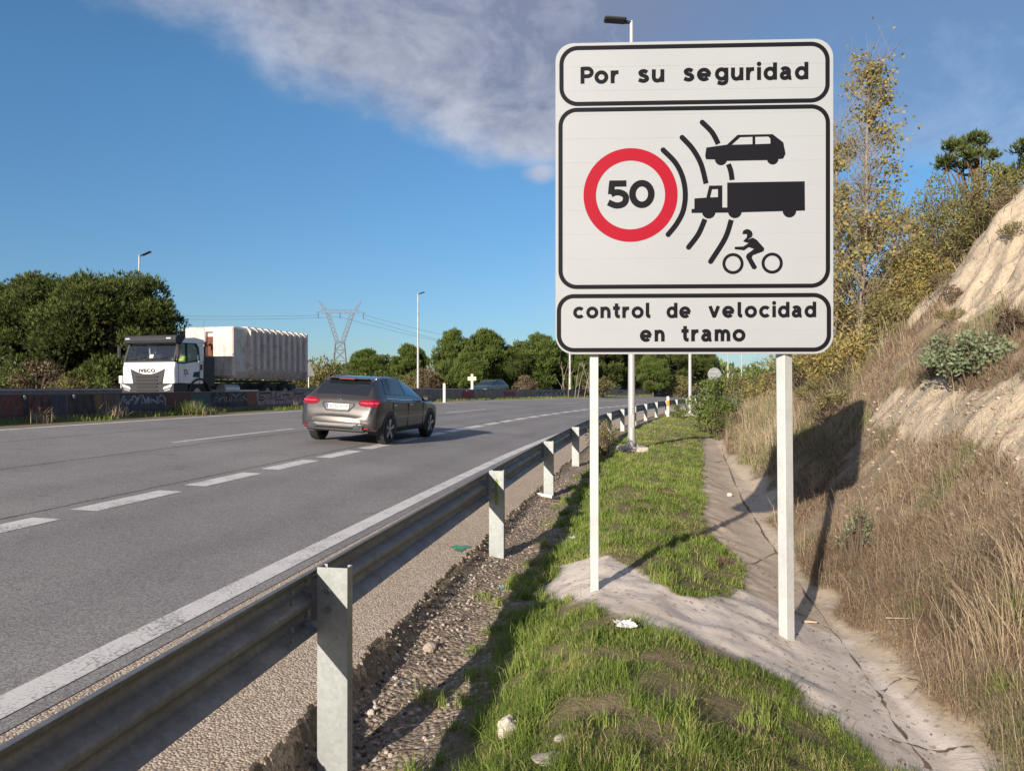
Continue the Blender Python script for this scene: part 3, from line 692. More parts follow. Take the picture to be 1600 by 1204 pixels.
GLY = {
 'P': [[(.11, 0), (.11, 1)], [(.11, .9), (.36, .9)] + ell(.38, .67, .235, .23, 90, -90, 14) + [(.11, .44)]],
 'o': [ell(.38, .375, .27, .285)], 'c': [ell(.38, .375, .27, .285, 42, 318)],
 'r': [[(.11, 0), (.11, .76)], CAT([(.11, .36), (.17, .54), (.28, .64), (.43, .65)])],
 's': [CAT([(.50, .585), (.39, .66), (.25, .665), (.15, .58), (.20, .46), (.34, .39), (.46, .32), (.50, .21), (.41, .11), (.26, .09), (.07, .165)])],
 'u': [CAT([(.11, .76), (.11, .50), (.11, .28), (.17, .14), (.30, .09), (.44, .15), (.53, .30)]), [(.55, 0), (.55, .76)]],
 'e': [ell(.375, .375, .27, .285, 0, 318), [(.12, .355), (.71, .355)]],
 'g': [ell(.35, .385, .245, .28), CAT([(.60, .76), (.60, .4), (.60, .02), (.54, -.12), (.37, -.165), (.14, -.10)])],
 'i': [[(.11, 0), (.11, .76)]], 'd': [ell(.35, .375, .245, .285), [(.60, 0), (.60, 1.02)]],
 'a': [CAT([(.11, .575), (.23, .66), (.38, .65), (.48, .54), (.485, .36), (.485, .16), (.54, .095), (.62, .10)]), CAT([(.48, .40), (.33, .41), (.18, .37), (.115, .24), (.17, .12), (.30, .09), (.42, .15), (.485, .28)])],
 'n': [[(.11, 0), (.11, .76)], CAT([(.11, .44), (.18, .59), (.32, .66), (.46, .60), (.525, .44), (.53, .22), (.53, 0)])],
 't': [CAT([(.24, .98), (.24, .6), (.24, .26), (.30, .12), (.45, .10)]), [(.02, .665), (.45, .665)]],
 'l': [CAT([(.11, 1.02), (.11, .6), (.11, .24), (.16, .12), (.29, .10)])],
 'v': [[(.07, .76), (.33, .04)], [(.33, .04), (.59, .76)], [(.27, .10), (.39, .10)]],
 'm': [[(.11, 0), (.11, .76)], CAT([(.11, .44), (.17, .59), (.28, .66), (.40, .60), (.46, .44), (.46, .22), (.46, 0)]), CAT([(.46, .44), (.52, .59), (.63, .66), (.75, .60), (.81, .44), (.81, .22), (.81, 0)])],
 '5': [[(.585, .885), (.10, .885)], CAT([(.185, .93), (.165, .72), (.15, .50)]), CAT([(.15, .50), (.27, .565), (.42, .555), (.545, .46), (.57, .32), (.52, .18), (.40, .105), (.25, .11), (.07, .21)])],
 '0': [ell(.39, .5, .275, .385)]}
DOTS = {'i': (.11, .945, .135)}
def sign_word(txt, x0, x1, zb, zt, mat, parent, fn, sw=SW, gap=.115, tall=1.0):
    W_ = {c: max(p[0] for s_ in GLY[c] for p in s_) + (sw / 2 if c not in 'rtsecaPl5' else .03 if c in 'rtPl5' else .06 if c in 'a' else sw / 2) for c in txt}
    adv = sum(W_[c] for c in txt) + gap * (len(txt) - 1); H = (zt - zb) / tall; kx = (x1 - x0) / adv; x = x0
    for i, c in enumerate(txt):
        mb = MB(); lay = 0
        for st in GLY[c]:
            P_ = [Vector((x + a * kx, zb + b * H)) for a, b in st]; n = len(P_); V = []; closed = (P_[0] - P_[-1]).length < 1e-6; w = sw * H / 2; t1 = .0017 + .00012 * lay; lay += 1
            for k in range(n):
                if closed: tg = P_[(k + 1) % (n - 1)] - P_[(k - 1) % (n - 1)]
                else: tg = P_[min(k + 1, n - 1)] - P_[max(k - 1, 0)]
                tg.normalize(); nn = Vector((-tg.y, tg.x)) * w; V += [fn(P_[k].x + nn.x, P_[k].y + nn.y, t1), fn(P_[k].x - nn.x, P_[k].y - nn.y, t1)]
            mb.add(V, [(2 * k, 2 * k + 1, 2 * k + 3, 2 * k + 2) for k in range(n - 1)])
        if c in DOTS: a, b, r_ = DOTS[c]; mb.add([fn(p[0], p[1], .002) for p in circ((x + a * kx, zb + b * H), r_ * H, 20)], [tuple(range(20))])
        mb.build('letter' if not c.isdigit() else 'digit', mat, parent); x += (W_[c] + gap) * kx
def build_sign():
    mid = (SL[0] + _e.x * 1.008, SL[1] + _e.y * 1.008); ang = math.atan2(_e.y, _e.x)
    t = thing('road_sign', (mid[0], mid[1], 0), 'large white section speed control sign with 50 limit on two pale posts', 'road sign', rz=ang)
    fn = lambda a, b, q: (a, -q, b)
    def Rp(x0, y0, x1, y1): 
        p = S(x0, y0); q = S(x1, y1); return p[0], q[1], q[0], p[1]
    x0, z0, x1, z1 = Rp(868, 68, 1302, 552.5)
    mb = MB(); mb.prism(rrect(x0, z0, x1, z1, .135, 10), fn, -.018, .0); b = mb.build('board', M['sign_face'], t)
    mb = MB(); mb.prism(rrect(x0 + .012, z0 + .012, x1 - .012, z1 - .012, .125, 10), fn, -.04, -.0185)
    for k in range(13): mb.box((0, .048, z0 + .09 + k * .175), (x1 - x0 - .14, .014, .012))
    mb.build('board_back', M['alu'], t)
    # faint seams between the horizontal slats
    mb = MB()
    for k in range(1, 13):
        z = z0 + k * (z1 - z0) / 13; mb.box((0, -.0006, z), (x1 - x0 - .03, .0012, .0016))
    mb.build('slat_seam', simple('seam_grey', (.40, .40, .39), .5), t)
    def border(px0, py0, px1, py1, r):
        a0, b0, a1, b1 = Rp(px0, py0, px1, py1); w = .031; mb = MB()
        mb.ring(rrect(a0, b0, a1, b1, r, 10), rrect(a0 + w, b0 + w, a1 - w, b1 - w, r - w, 10), fn, .0005, .002); mb.build('border', M['print_black'], t)
    border(874, 72.5, 1296.5, 160.0, .135); border(872.5, 169, 1297, 449.5, .135); border(870, 459.5, 1298.5, 549.3, .125)
    def W(txt, ax, bx, base_a, base_b, top_a, top_b, **k):
        pa = S(ax, base_a); pb = S(bx, base_b); ta = S(ax, top_a); tb = S(bx, top_b)
        k.pop('bold', 0); k.pop('cap', 0)
        sign_word(txt, pa[0], pb[0], (pa[1] + pb[1]) / 2, (ta[1] + tb[1]) / 2, M['print_black'], t, fn, **k)
    W('Por', 907, 967.3, 131.3, 129.8, 105, 103.6); W('su', 996, 1038.5, 129.2, 128.2, 109.2, 108, tall=.76)
    W('seguridad', 1067, 1263.6, 127, 124, 100, 96.8, tall=1.02)
    W('control', 895.5, 1017, 497, 496.6, 473.3, 472.8, tall=1.02); W('de', 1041.6, 1081, 496.6, 496.4, 473, 472.8, tall=1.02); W('velocidad', 1107.5, 1275.5, 496.2, 495.2, 472.3, 470.8, tall=1.02)
    W('en', 1000, 1038.6, 533.6, 533.3, 515.4, 515.1, tall=.76); W('tramo', 1064, 1165, 533.3, 532.9, 509.2, 508.8, tall=.98)
    W('5', 946.5, 980.5, 325.4, 325.2, 282, 281.7, sw=.225); W('0', 982, 1024, 325.2, 325.0, 281.5, 281, sw=.235)
    Cp = lambda x, y: S(900 + x / 4.444, 180 + y / 4.444)
    k_ = (S(1000, 300)[0] - S(990, 300)[0]) / 44.44          # metres per crop unit
    # red ring
    c = Cp(378, 554); mb = MB(); mb.ring(circ(c, 327 * k_, 96), circ(c, 240 * k_, 96), fn, .0005, .002); mb.build('red_ring', M['print_red'], t)
    def arc(pts, w):
        P_ = [Vector(Cp(*p)) for p in pts]; out = []
        n = len(P_); S_ = []
        for i in range(n - 1):
            p0 = P_[max(i - 1, 0)]; p1 = P_[i]; p2 = P_[i + 1]; p3 = P_[min(i + 2, n - 1)]
            for j in range(8):
                q = j / 8; S_.append(.5 * ((2 * p1) + (p2 - p0) * q + (2 * p0 - 5 * p1 + 4 * p2 - p3) * q * q + (3 * p1 - p0 - 3 * p2 + p3) * q ** 3))
        S_.append(P_[-1]); L_, R_ = [], []
        for i, p in enumerate(S_):
            tg = (S_[min(i + 1, len(S_) - 1)] - S_[max(i - 1, 0)]).normalized(); nn = Vector((-tg.y, tg.x)) * w / 2; L_.append(p + nn); R_.append(p - nn)
        return S_, L_, R_
    def arc_part(pts, w, cap0=True, cap1=True):
        S_, L_, R_ = arc(pts, w); mb = MB(); n = len(S_)
        V = [fn(p.x, p.y, .002) for p in L_] + [fn(p.x, p.y, .002) for p in R_]; mb.add(V, [(i, i + 1, n + i + 1, n + i) for i in range(n - 1)])
        for flag, p, q in ((cap0, S_[0], S_[1]), (cap1, S_[-1], S_[-2])):
            if flag:
                a0 = math.atan2((p - q).y, (p - q).x); mb.add([fn(p.x + w / 2 * math.cos(a0 + s_), p.y + w / 2 * math.sin(a0 + s_), .002) for s_ in np.linspace(-math.pi / 2, math.pi / 2, 12)], [tuple(range(12))])
        mb.build('radar_wave', M['print_black'], t)
    w = 36 * k_
    arc_part([(605, 242), (690, 330), (740, 430), (759, 545), (745, 660), (700, 752), (640, 828)], w)
    arc_part([(737, 155), (810, 235), (868, 340), (903, 475)], w, True, False); arc_part([(895, 722), (850, 825), (782, 916)], w, False, True)
    arc_part([(877, 50), (945, 120), (988, 200)], w, True, False); arc_part([(1058, 340), (1075, 390), (1084, 450)], w, False, False); arc_part([(1078, 727), (1035, 855), (935, 1015)], w, False, True)
    def poly(pts, name, mat='print_black', t1=.002, n_=None):
        mb = MB(); mb.prism([Cp(*p) for p in pts], fn, .0005, t1); return mb.build(name, M[mat], t)
    def disc(c_, r, mb, t1=.0022): mb.prism(circ(Cp(*c_), r * k_, 28), fn, .0005, t1)
    poly([(905, 225), (1048, 205), (1122, 137), (1365, 132), (1440, 190), (1455, 268), (1438, 302), (1405, 305), (1330, 312), (1050, 318), (965, 308), (903, 306), (897, 282)], 'car_symbol')
    poly([(1083, 206), (1140, 155), (1225, 152), (1225, 202)], 'window_gap', 'sign_face', .0028); poly([(1245, 152), (1335, 150), (1348, 162), (1350, 198), (1245, 202)], 'window_gap', 'sign_face', .0028)
    [(disc(c_, r_, mb), mb.build('car_symbol_wheel', M['print_black'], t)) for c_, r_, mb in (((1007, 306), 42, MB()), ((1366, 304), 39, MB()))]
    poly([(1050, 468), (1588, 459), (1590, 662), (1085, 676), (802, 679), (802, 652), (822, 650), (822, 578), (905, 572), (925, 490), (1016, 488), (1016, 641), (1050, 641)], 'lorry_symbol')
    poly([(945, 516), (985, 514), (985, 569), (932, 571)], 'window_gap', 'sign_face', .0028)
    [(disc(c_, r_, mb), mb.build('lorry_symbol_wheel', M['print_black'], t)) for c_, r_, mb in (((922, 672), 46, MB()), ((1103, 668), 47, MB()), ((1482, 664), 46, MB()))]
    for c_ in ((1090, 1030), (1362, 1027)): mb = MB(); mb.ring(circ(Cp(*c_), 73 * k_, 40), circ(Cp(*c_), 52 * k_, 40), fn, .0005, .002); mb.build('motorbike_symbol_wheel', M['print_black'], t)
    poly([(1160, 876), (1228, 850), (1256, 866), (1308, 925), (1302, 945), (1228, 972), (1220, 990), (1257, 1055), (1244, 1071), (1224, 1066), (1179, 985), (1186, 965), (1236, 928), (1198, 916), (1168, 938), (1102, 931), (1102, 914), (1162, 911), (1198, 888)], 'motorbike_symbol')
    poly([(1155, 825), (1160, 803), (1180, 791), (1202, 793), (1222, 808), (1227, 832), (1218, 848), (1196, 860), (1170, 880), (1163, 872), (1185, 848), (1188, 826)], 'motorbike_symbol')
    # posts: pale steel, running down into the ground
    def local(X, d): 
        v = Vector((X - mid[0], d - mid[1])); return v.x * math.cos(-ang) - v.y * math.sin(-ang), v.x * math.sin(-ang) + v.y * math.cos(-ang)
    def post(px_t, px_b, dpt, yaw, w, dp):
        Xb = (px_b - 800) / FPX * dpt; Xt = (px_t - 800) / FPX * dpt
        a = local(Xb, dpt); b = local(Xt, dpt); zb = float(zg(Xb - cx(dpt), dpt)) - .25; mb = MB(); V = []
        for (p, z) in ((a, zb), (b, z1 - .1)):
            for sx, sy in ((-1, -1), (1, -1), (1, 1), (-1, 1)):
                x = sx * w / 2; y = sy * dp / 2; V.append((p[0] + x * math.cos(yaw) - y * math.sin(yaw), p[1] + x * math.sin(yaw) + y * math.cos(yaw), z))
        mb.add(V, [(3, 2, 1, 0), (4, 5, 6, 7), (0, 1, 5, 4), (1, 2, 6, 5), (2, 3, 7, 6), (3, 0, 4, 7)])
        return mb.build('post', M['whitepost'], t, bevel=.004)
    post(927.5, 928.5, 5.56, R(2), .062, .05); post(1221, 1229.5, 5.50, R(34), .088, .075)
    for px_, py_ in ((928, 100), (928, 540), (1222, 545), (1222, 95)):
        a, z = S(px_, py_); mb = MB(); mb.box((a, .05, z), (.12, .03, .05)); mb.build('clamp', M['alu'], t)
build_sign()
# ------------------------------------------------------------------ street furniture
def street_lamp(X, d, H, label, r0=.09, head_dir=math.pi, head_len=.69, plinth=False, tilt=6, mat='pole', group=None):
    z = float(zg(X - cx(d), d)); t = thing('street_lamp', (X, d, z), label, 'street lamp', group)
    MB().tube([(0, 0, -.4 if not plinth else .08), (0, 0, 1.2), (0, 0, H - .1), (0, 0, H + .02)], [r0, r0 * .98, r0 * .55, r0 * .55], 16).build('pole', M[mat], t, True)
    if plinth:
        mb = MB(); mb.box((0.02, 0, -.05), (.74, .62, .30), bevel=.03); mb.build('plinth', M['plinth'], t)
        mb = MB(); mb.box((0, 0, .108), (.34, .34, .02)); 
        for sx in (-1, 1):
            for sy in (-1, 1): mb.lathe([(0, 0), (.02, 0), (.02, .05), (0, .05)], (sx * .13, sy * .13, .118), 'z', 6)
        mb.build('base_plate', M['galv'], t)
        mb = MB(); mb.box((0, -r0 * .97, .75), (.09, .012, .34)); mb.build('hatch', M['pole'], t)
    mb = MB(); L_ = head_len; rot = Euler((0, R(-tilt if math.cos(head_dir) > 0 else tilt), 0 if math.cos(head_dir) > 0 else 0))
    sg = 1 if math.cos(head_dir) > 0 else -1
    mb.box((sg * .09, 0, H + .0), (.22, .10, .07), rot, bevel=.02); mb.build('arm', M['black_metal'], t)
    mb = MB(); mb.box((sg * (L_ * .58), 0, H + .04 + (L_ * .3) * math.sin(R(tilt)) * 1.0), (L_ * .78, .30, .075), rot, bevel=.03); hd = mb.build('lamp_head', M['black_metal'], t)
    return t
M['black_metal'] = simple('dark_grey_metal', (.03, .031, .035), .5, .2, .1)
M['white_paint'] = simple('white_painted_metal', (.70, .68, .63), .5, 0, .15, 5)
M['yellow_plastic'] = simple('amber_reflector', (.62, .30, .03), .4, 0, .1)
street_lamp(3.06, 19.0, 10.95, 'tall galvanised street lamp on concrete plinth rising behind the sign', .095, math.pi, .72, True, 4)
street_lamp(9.83, 41.0, 11, 'galvanised lamp pole on plinth beside green bush near guard rail end', .10, math.pi, .72, True, 4)
street_lamp(-22.6, 45.0, 8.75, 'street lamp rising behind the pines at the left', .08, 0, .75, False, 24)
street_lamp(-8.1, 64.0, 8.9, 'pale street lamp standing free just past the grey car', .11, 0, .6, False, 18)
street_lamp(5.85, 75.0, 9.2, 'street lamp with dark pine wood behind, left of the sign post', .13, 0, .6, False, 18)
street_lamp(21.3, 103.0, 9.2, 'far street lamp seen between the grey poles under the sign', .14, 0, .6)
street_lamp(32.0, 110.0, 9.2, 'far lamp pole beside the round sign under the big sign', .11, math.pi, .6)
street_lamp(40.5, 131.0, 9.2, 'farthest lamp pole against the sky gap over the green bushes', .12, math.pi, .6)
def round_sign():
    X, d = 9.55, 35.0; z = float(zg(X - cx(d), d)); t = thing('round_sign', (X, d, z), 'back of a round grey traffic sign above the green bush', 'traffic sign')
    zc = CAMZ + (603 - 584.5) / FPX * d - z
    MB().lathe([(0, 0), (.30, 0), (.315, .012), (.315, .03), (0, .03)], (0, 0, zc), 'y', 40).build('disc', M['alu'], t)
    MB().tube([(0, .07, -.3), (0, .07, zc + .2)], .032, 10).build('post', M['pole'], t)
    mb = MB(); mb.box((0, -.02, zc + .1), (.4, .03, .04)); mb.box((0, -.02, zc - .1), (.4, .03, .04)); mb.build('bracket', M['pole'], t)
round_sign()
def delineator(X, d, H, label, amber, name='delineator_post'):
    z = float(zg(X - cx(d), d)); t = thing(name, (X, d, z), label, 'delineator')
    mb = MB(); mb.prism([(-.07, 0), (.07, 0), (.07, .04), (.03, .07), (-.03, .07), (-.07, .04)], lambda a, b, q: (a, b, q), -.1, H - .04); mb.box((0, .035, H - .02), (.13, .065, .04), bevel=.015); mb.build('post', M['white_paint'], t)
    mb = MB(); mb.box((0, -.006, H * .66), (.142, .01, .30)); mb.build('band', M['yellow_plastic'] if amber else M['black_metal'], t) if amber else mb.__init__()
    if not amber:
        mb = MB(); mb.box((.0, -.006, H - .14), (.06, .008, .1)); mb.build('reflector', M['alu'], t)
delineator(8.4, 40.0, 1.12, 'white delineator post with amber band behind the guard rail', True)
delineator(-3.93, 43.0, 1.12, 'plain white delineator post at the median barrier end', False)
def cross_marker():
    X, d = -2.72, 50.5; z = float(zg(X - cx(d), d)); t = thing('marker_post', (X, d, z), 'pale yellow cross-shaped marker post standing behind the barrier', 'marker')
    mb = MB(); mb.box((0, 0, .85), (.16, .05, 1.8)); mb.build('post', M['white_paint'], t); mb = MB(); mb.box((0, -.04, 1.43), (.58, .03, .26), bevel=.012); mb.build('board', simple('pale_yellow_board', (.72, .66, .42), .6), t)
cross_marker()
def panel_post():
    X, d = -17.95, 34.1; z = float(zg(X - cx(d), d)); t = thing('marker_post', (X, d, z), 'small white panel on a post left of the truck', 'marker')
    MB().tube([(0, 0, -.2), (0, 0, 1.25)], .03, 8).build('post', M['white_paint'], t); mb = MB(); mb.box((0, -.04, 1.18), (.17, .02, .34), bevel=.008); mb.build('panel', M['white_paint'], t)
panel_post()
def tri_sign():
    X, d = -12.85, 47.0; z = float(zg(X - cx(d), d)); t = thing('triangular_sign', (X, d, z), 'pale triangular sign on a post behind the tail of the truck', 'traffic sign', rz=R(52))
    MB().tube([(0, .04, -.2), (0, .04, 2.2)], .035, 8).build('post', M['white_paint'], t)
    pts = [(-.45, 1.55), (.45, 1.55), (.0, 2.42)]
    mb = MB(); mb.prism(pts, lambda a, b, q: (a, -q, b), 0, .02); mb.build('plate', M['white_paint'], t)
tri_sign()
def pylon():
    X, d = -69.5, 300.0; base = 0.0; t = thing('electricity_pylon', (X, d, base), 'grey lattice electricity pylon with forked arms on the horizon', 'pylon', rz=R(8))
    m = simple('pylon_steel', (.15, .155, .17), .6, .3)
    H = 1.62 + (603 - 489) / FPX * 300       # cross-beam height
    mb = MB(); w = .13
    def bar(a, b, ww=w): mb.tube([a, b], ww, 4, cap=False)
    zw = H * .62; lv = [0, .2, .38, .52, .62]; hw = [3.4, 2.9, 2.4, 2.0, 1.7]
    for i in range(len(lv) - 1):
        a, b = hw[i], hw[i + 1]; za, zb = lv[i] * H, lv[i + 1] * H
        for (sx, sy) in ((-1, -1), (1, -1), (1, 1), (-1, 1)): bar((sx * a, sy * a, za), (sx * b, sy * b, zb), w * 1.3)
        for s_ in (-1, 1):
            bar((-a, s_ * a, za), (b, s_ * b, zb)); bar((a, s_ * a, za), (-b, s_ * b, zb)); bar((s_ * a, -a, za), (s_ * b, b, zb)); bar((s_ * a, a, za), (s_ * b, -b, zb)); bar((-b, s_ * b, zb), (b, s_ * b, zb))
    mb.build('tower', m, t); mb = MB()
    for sx in (-1, 1):
        A = [(sx * 1.2, 0, zw), (sx * 5.3, 0, H)]; n = 7
        for i in range(n):
            q0, q1 = i / n, (i + 1) / n; x0 = sx * (1.7 + (5.6 - 1.7) * q0); x1 = sx * (1.7 + (5.6 - 1.7) * q1); y0 = sx * (0.2 + (4.0 - .2) * q0); y1 = sx * (.2 + (4.0 - .2) * q1); z0, z1 = zw + (H - zw) * q0, zw + (H - zw) * q1
            bar((x0, -.8, z0), (x1, -.8, z1), w * 1.2); bar((x0, .8, z0), (x1, .8, z1), w * 1.2); bar((y0, -.8, z0), (y1, -.8, z1), w * 1.2); bar((x0, -.8, z0), (y1, -.8, z1)); bar((y0, .8, z0), (x1, .8, z1))
    mb.build('fork', m, t); mb = MB()
    n = 12; xs = np.linspace(-7.6, 7.6, n + 1)
    for i in range(n):
        a, b = xs[i], xs[i + 1]; ta = 1.5 if 0 < i < n else .2; 
        bar((a, 0, H), (b, 0, H)); bar((a, 0, H + 1.3), (b, 0, H + 1.3)); bar((a, 0, H + (1.3 if i % 2 else 0)), (b, 0, H + (0 if i % 2 else 1.3)))
    for sx in (-1, 1):
        bar((sx * 5.2, 0, H + 1.3), (sx * 8.6, 0, H + 5.0), w * 1.3); bar((sx * 6.4, 0, H + .8), (sx * 8.6, 0, H + 5.0)); bar((sx * 5.8, 0, H + 1.9), (sx * 6.9, 0, H + 1.8)); bar((sx * 6.8, 0, H + 3.0), (sx * 7.5, 0, H + 3.2)); bar((sx * 7.6, 0, H + .6), (sx * 10.2 if sx > 0 else sx * 9.4, 0, H + .1), w * 1.3)
    mb.build('cross_arm', m, t)
    ins = MB()
    for x in (-8.6, 0, 9.2): ins.tube([(x, 0, H), (x, 0, H - 2.2)], .16, 6)
    ins.build('insulators', M['black_metal'], t)
    # cables to the next, unseen pylons
    for (x, z0, end, lab) in ((-8.6, H - 1.0, (-190, -40, H + 3), 'upper'), (0, H - 1.6, (-188, -30, H + 1), 'lower'), (9.2, H - .5, (190, 60, 14), 'a'), (0, H - 1.6, (186, 70, 12), 'b'), (9.2, H - 2, (185, 75, 9), 'c')):
        pts = []
        for k in range(25):
            q = k / 24; s_ = 4 * q * (1 - q) * 7.0; pts.append((x + (end[0] - x) * q, end[1] * q, z0 + (end[2] - z0) * q - s_ * (1 if end[0] > 0 else .55)))
        MB().tube(pts, .055, 4).build('cable', M['black_metal'], t)
pylon()
# ------------------------------------------------------------------ vehicles
def carpaint(name, c, metal=.6, rough=.3): 
    t = NT(name); n = t.noise(1.5, 4, .6); d = t.noise(6, 5, .7)
    sx = t.n('ShaderNodeSeparateXYZ'); t.l(t.coord(), sx.inputs[0]); low = t.mr(sx.outputs[2], .25, .7, .5, 0)
    cc = t.mix(t.math('MULTIPLY', low, d), c, (.16, .13, .10)); return t.bsdf(cc, t.mr(d, .3, .7, rough, rough + .1), metal, None, .5, .6)
M['glass'] = NT('dark_window_glass').bsdf((.012, .016, .02), .04, 0, None, .9)
M['tyre'] = simple('tyre_rubber', (.022, .021, .021), .85, 0, .2, 8, .3)
M['rim'] = simple('alloy_rim', (.50, .50, .51), .3, .8, .1)
M['red_lens'] = NT('red_lamp_lens').bsdf((.22, .005, .014), .12, 0, None, .8, .5)
M['red_strip'] = NT('red_lamp_strip').bsdf((.60, .05, .10), .2)
M['chrome'] = NT('chrome').bsdf((.75, .75, .77), .12, 1.0)
M['plastic'] = simple('black_plastic', (.022, .022, .024), .55, 0, .15, 6)
M['silver'] = simple('silver_trim', (.50, .49, .48), .35, .6)
M['plate'] = simple('number_plate', (.72, .72, .70), .4)
M['blue'] = simple('blue_band', (.02, .07, .35), .4)
def catmull(P_, n):
    P_ = np.asarray(P_, float); m_ = len(P_); out = []
    ts = np.linspace(0, m_ - 1, n)
    for s_ in ts:
        i = min(int(s_), m_ - 2); q = s_ - i; p0 = P_[max(i - 1, 0)]; p1 = P_[i]; p2 = P_[i + 1]; p3 = P_[min(i + 2, m_ - 1)]
        h = .5 * ((2 * p1) + (p2 - p0) * q + (2 * p0 - 5 * p1 + 4 * p2 - p3) * q * q + (3 * p1 - p0 - 3 * p2 + p3) * q ** 3)
        out.append(.75 * h + .25 * (p1 + (p2 - p1) * q))
    return np.array(out)
def car(name, loc, rz, label, paint, scale=1.0, detail=True, driver=False):
    t = thing(name, loc, label, 'car', rz=rz); t.scale = (scale,) * 3
    # y, half width, bottom, belt, top, half width at the roof edge
    st = [(0.00, .58, .44, .56, .60, .50), (.03, .74, .38, .58, .66, .66), (.07, .82, .34, .66, .80, .74), (.13, .865, .32, .80, .97, .77), (.20, .885, .31, .93, 1.06, .74), (.32, .895, .30, .99, 1.17, .70),
          (.48, .90, .29, 1.00, 1.32, .655), (.62, .90, .28, 1.0, 1.415, .61), (.85, .90, .27, 1.0, 1.46, .60), (1.35, .90, .25, .97, 1.49, .60), (2.0, .90, .25, .95, 1.465, .595), (2.45, .90, .25, .94, 1.38, .59), (2.85, .90, .25, .93, 1.24, .64),
          (3.2, .90, .25, .92, 1.05, .70), (3.4, .895, .25, .90, 1.0, .74), (3.8, .885, .25, .86, .95, .74), (4.15, .85, .25, .76, .86, .70), (4.32, .76, .26, .64, .72, .60), (4.41, .60, .30, .54, .58, .46)]
    secs = []
    for (y, w, zb, zbelt, zt, wt) in st:
        hood = zt - zbelt < .22; mid = (zb + zbelt) / 2
        secs.append([(0, y, zb), (w * .8, y, zb), (w * .97, y, zb + .05), (w, y, mid), (w * .985, y, zbelt - .06), (w * .955, y, zbelt), (wt + (.0 if not hood else .0), y, zt - (.075 if not hood else .04)), (wt * .86, y, zt - .018), (wt * .45, y, zt - .002), (0, y, zt)])
    secs = np.array(secs); nt_ = 74; ny = 230
    A = np.array([catmull(s_, nt_) for s_ in secs]); B = np.array([catmull(A[:, j], ny) for j in range(nt_)]).transpose(1, 0, 2)      # ny x nt x 3
    full = np.concatenate([B, (B * np.array([-1, 1, 1]))[:, ::-1][:, 1:]], 1); nf = full.shape[1]
    V = full.reshape(-1, 3); i = (np.arange(ny - 1)[:, None] * nf + np.arange(nf - 1)[None, :]).ravel(); Fq = np.stack([i, i + nf, i + nf + 1, i + 1], 1)
    F = [tuple(f) for f in Fq] + [tuple(range(nf)), tuple((ny - 1) * nf + k for k in range(nf - 1, -1, -1))]
    me = mk_mesh('body', V, F, [paint], True); link('body', me, t)
    # glass patches 4 mm proud of the body
    ce = V[Fq].mean(1); nr = np.cross(V[Fq[:, 2]] - V[Fq[:, 0]], V[Fq[:, 3]] - V[Fq[:, 1]]); nr /= np.linalg.norm(nr, axis=1)[:, None] + 1e-9
    out_ = np.sign((nr * (ce - np.array([0, 2.2, .7]))).sum(1)); nr *= out_[:, None]
    tq = np.tile(np.arange(nf - 1), ny - 1); tq = np.where(tq > (nf - 1) / 2, nf - 2 - tq, tq); tt = tq / (nt_ - 1)
    def patch(nm, sel, mat, off=.006):
        f = Fq[sel]; ids = np.unique(f); mp = {int(a): k for k, a in enumerate(ids)}
        vn = np.zeros((len(V), 3)); 
        for k in range(4): np.add.at(vn, f[:, k], nr[sel])
        vn = vn[ids]; vn /= np.linalg.norm(vn, axis=1)[:, None] + 1e-9
        me = mk_mesh(nm, V[ids] + vn * off, [tuple(mp[int(q)] for q in row) for row in f], [mat], True); return link(nm, me, t)
    gl = (tt > 5.25 / 9) & (tt < 6.35 / 9)
    y = ce[:, 1]; x = ce[:, 0]
    for sg in (1, -1):
        s_ = gl & (x * sg > 0); slant = (ce[:, 2] - 1.0) * .55
        patch('side_window', s_ & (y > .98 + slant) & (y < 1.86), M['glass']); patch('side_window', s_ & (y > 1.93) & (y < 3.05 - (ce[:, 2] - 1.0) * 1.1), M['glass'])
        MB().tube([(sg * (w_ * .955 + .006), y_, zb_ + .012) for y_, w_, zb_ in ((.70, .90, 1.01), (.85, .90, 1.0), (1.5, .90, .97), (2.1, .90, .95), (2.5, .90, .94), (2.95, .90, .93))], .008, 6).build('window_trim', M['chrome'], t, True)
        sx_ = abs(x) + np.maximum(0, y - .13) * .85; zc_ = ce[:, 2] - .015 * (sx_ - .7)
        patch('tail_light', (x * sg > 0) & (y < .55) & (abs((zc_ - .915) / .080) ** 2.3 + abs((sx_ - .755) / .29) ** 2.8 < 1), M['red_lens'], .012)
        patch('tail_light_strip', (x * sg > 0) & (y < .55) & (abs((zc_ - .918) / .012) < 1) & (abs((sx_ - .745) / .22) < 1), M['red_strip'], .015)
        patch('side_window', s_ & (y > .72 + slant * 1.0) & (y < .92 + slant), M['glass'])
    patch('rear_window', (tt > 6.5 / 9) & (y > .225) & (y < .56) & (abs(x) < .60), M['glass']); patch('windscreen', (tt > 6.5 / 9) & (y > 2.5) & (y < 3.2), M['glass'])
    patch('sill', (tt > 1.0 / 9) & (tt < 2.2 / 9) & (y > .3) & (y < 4.2), M['plastic'], .01)
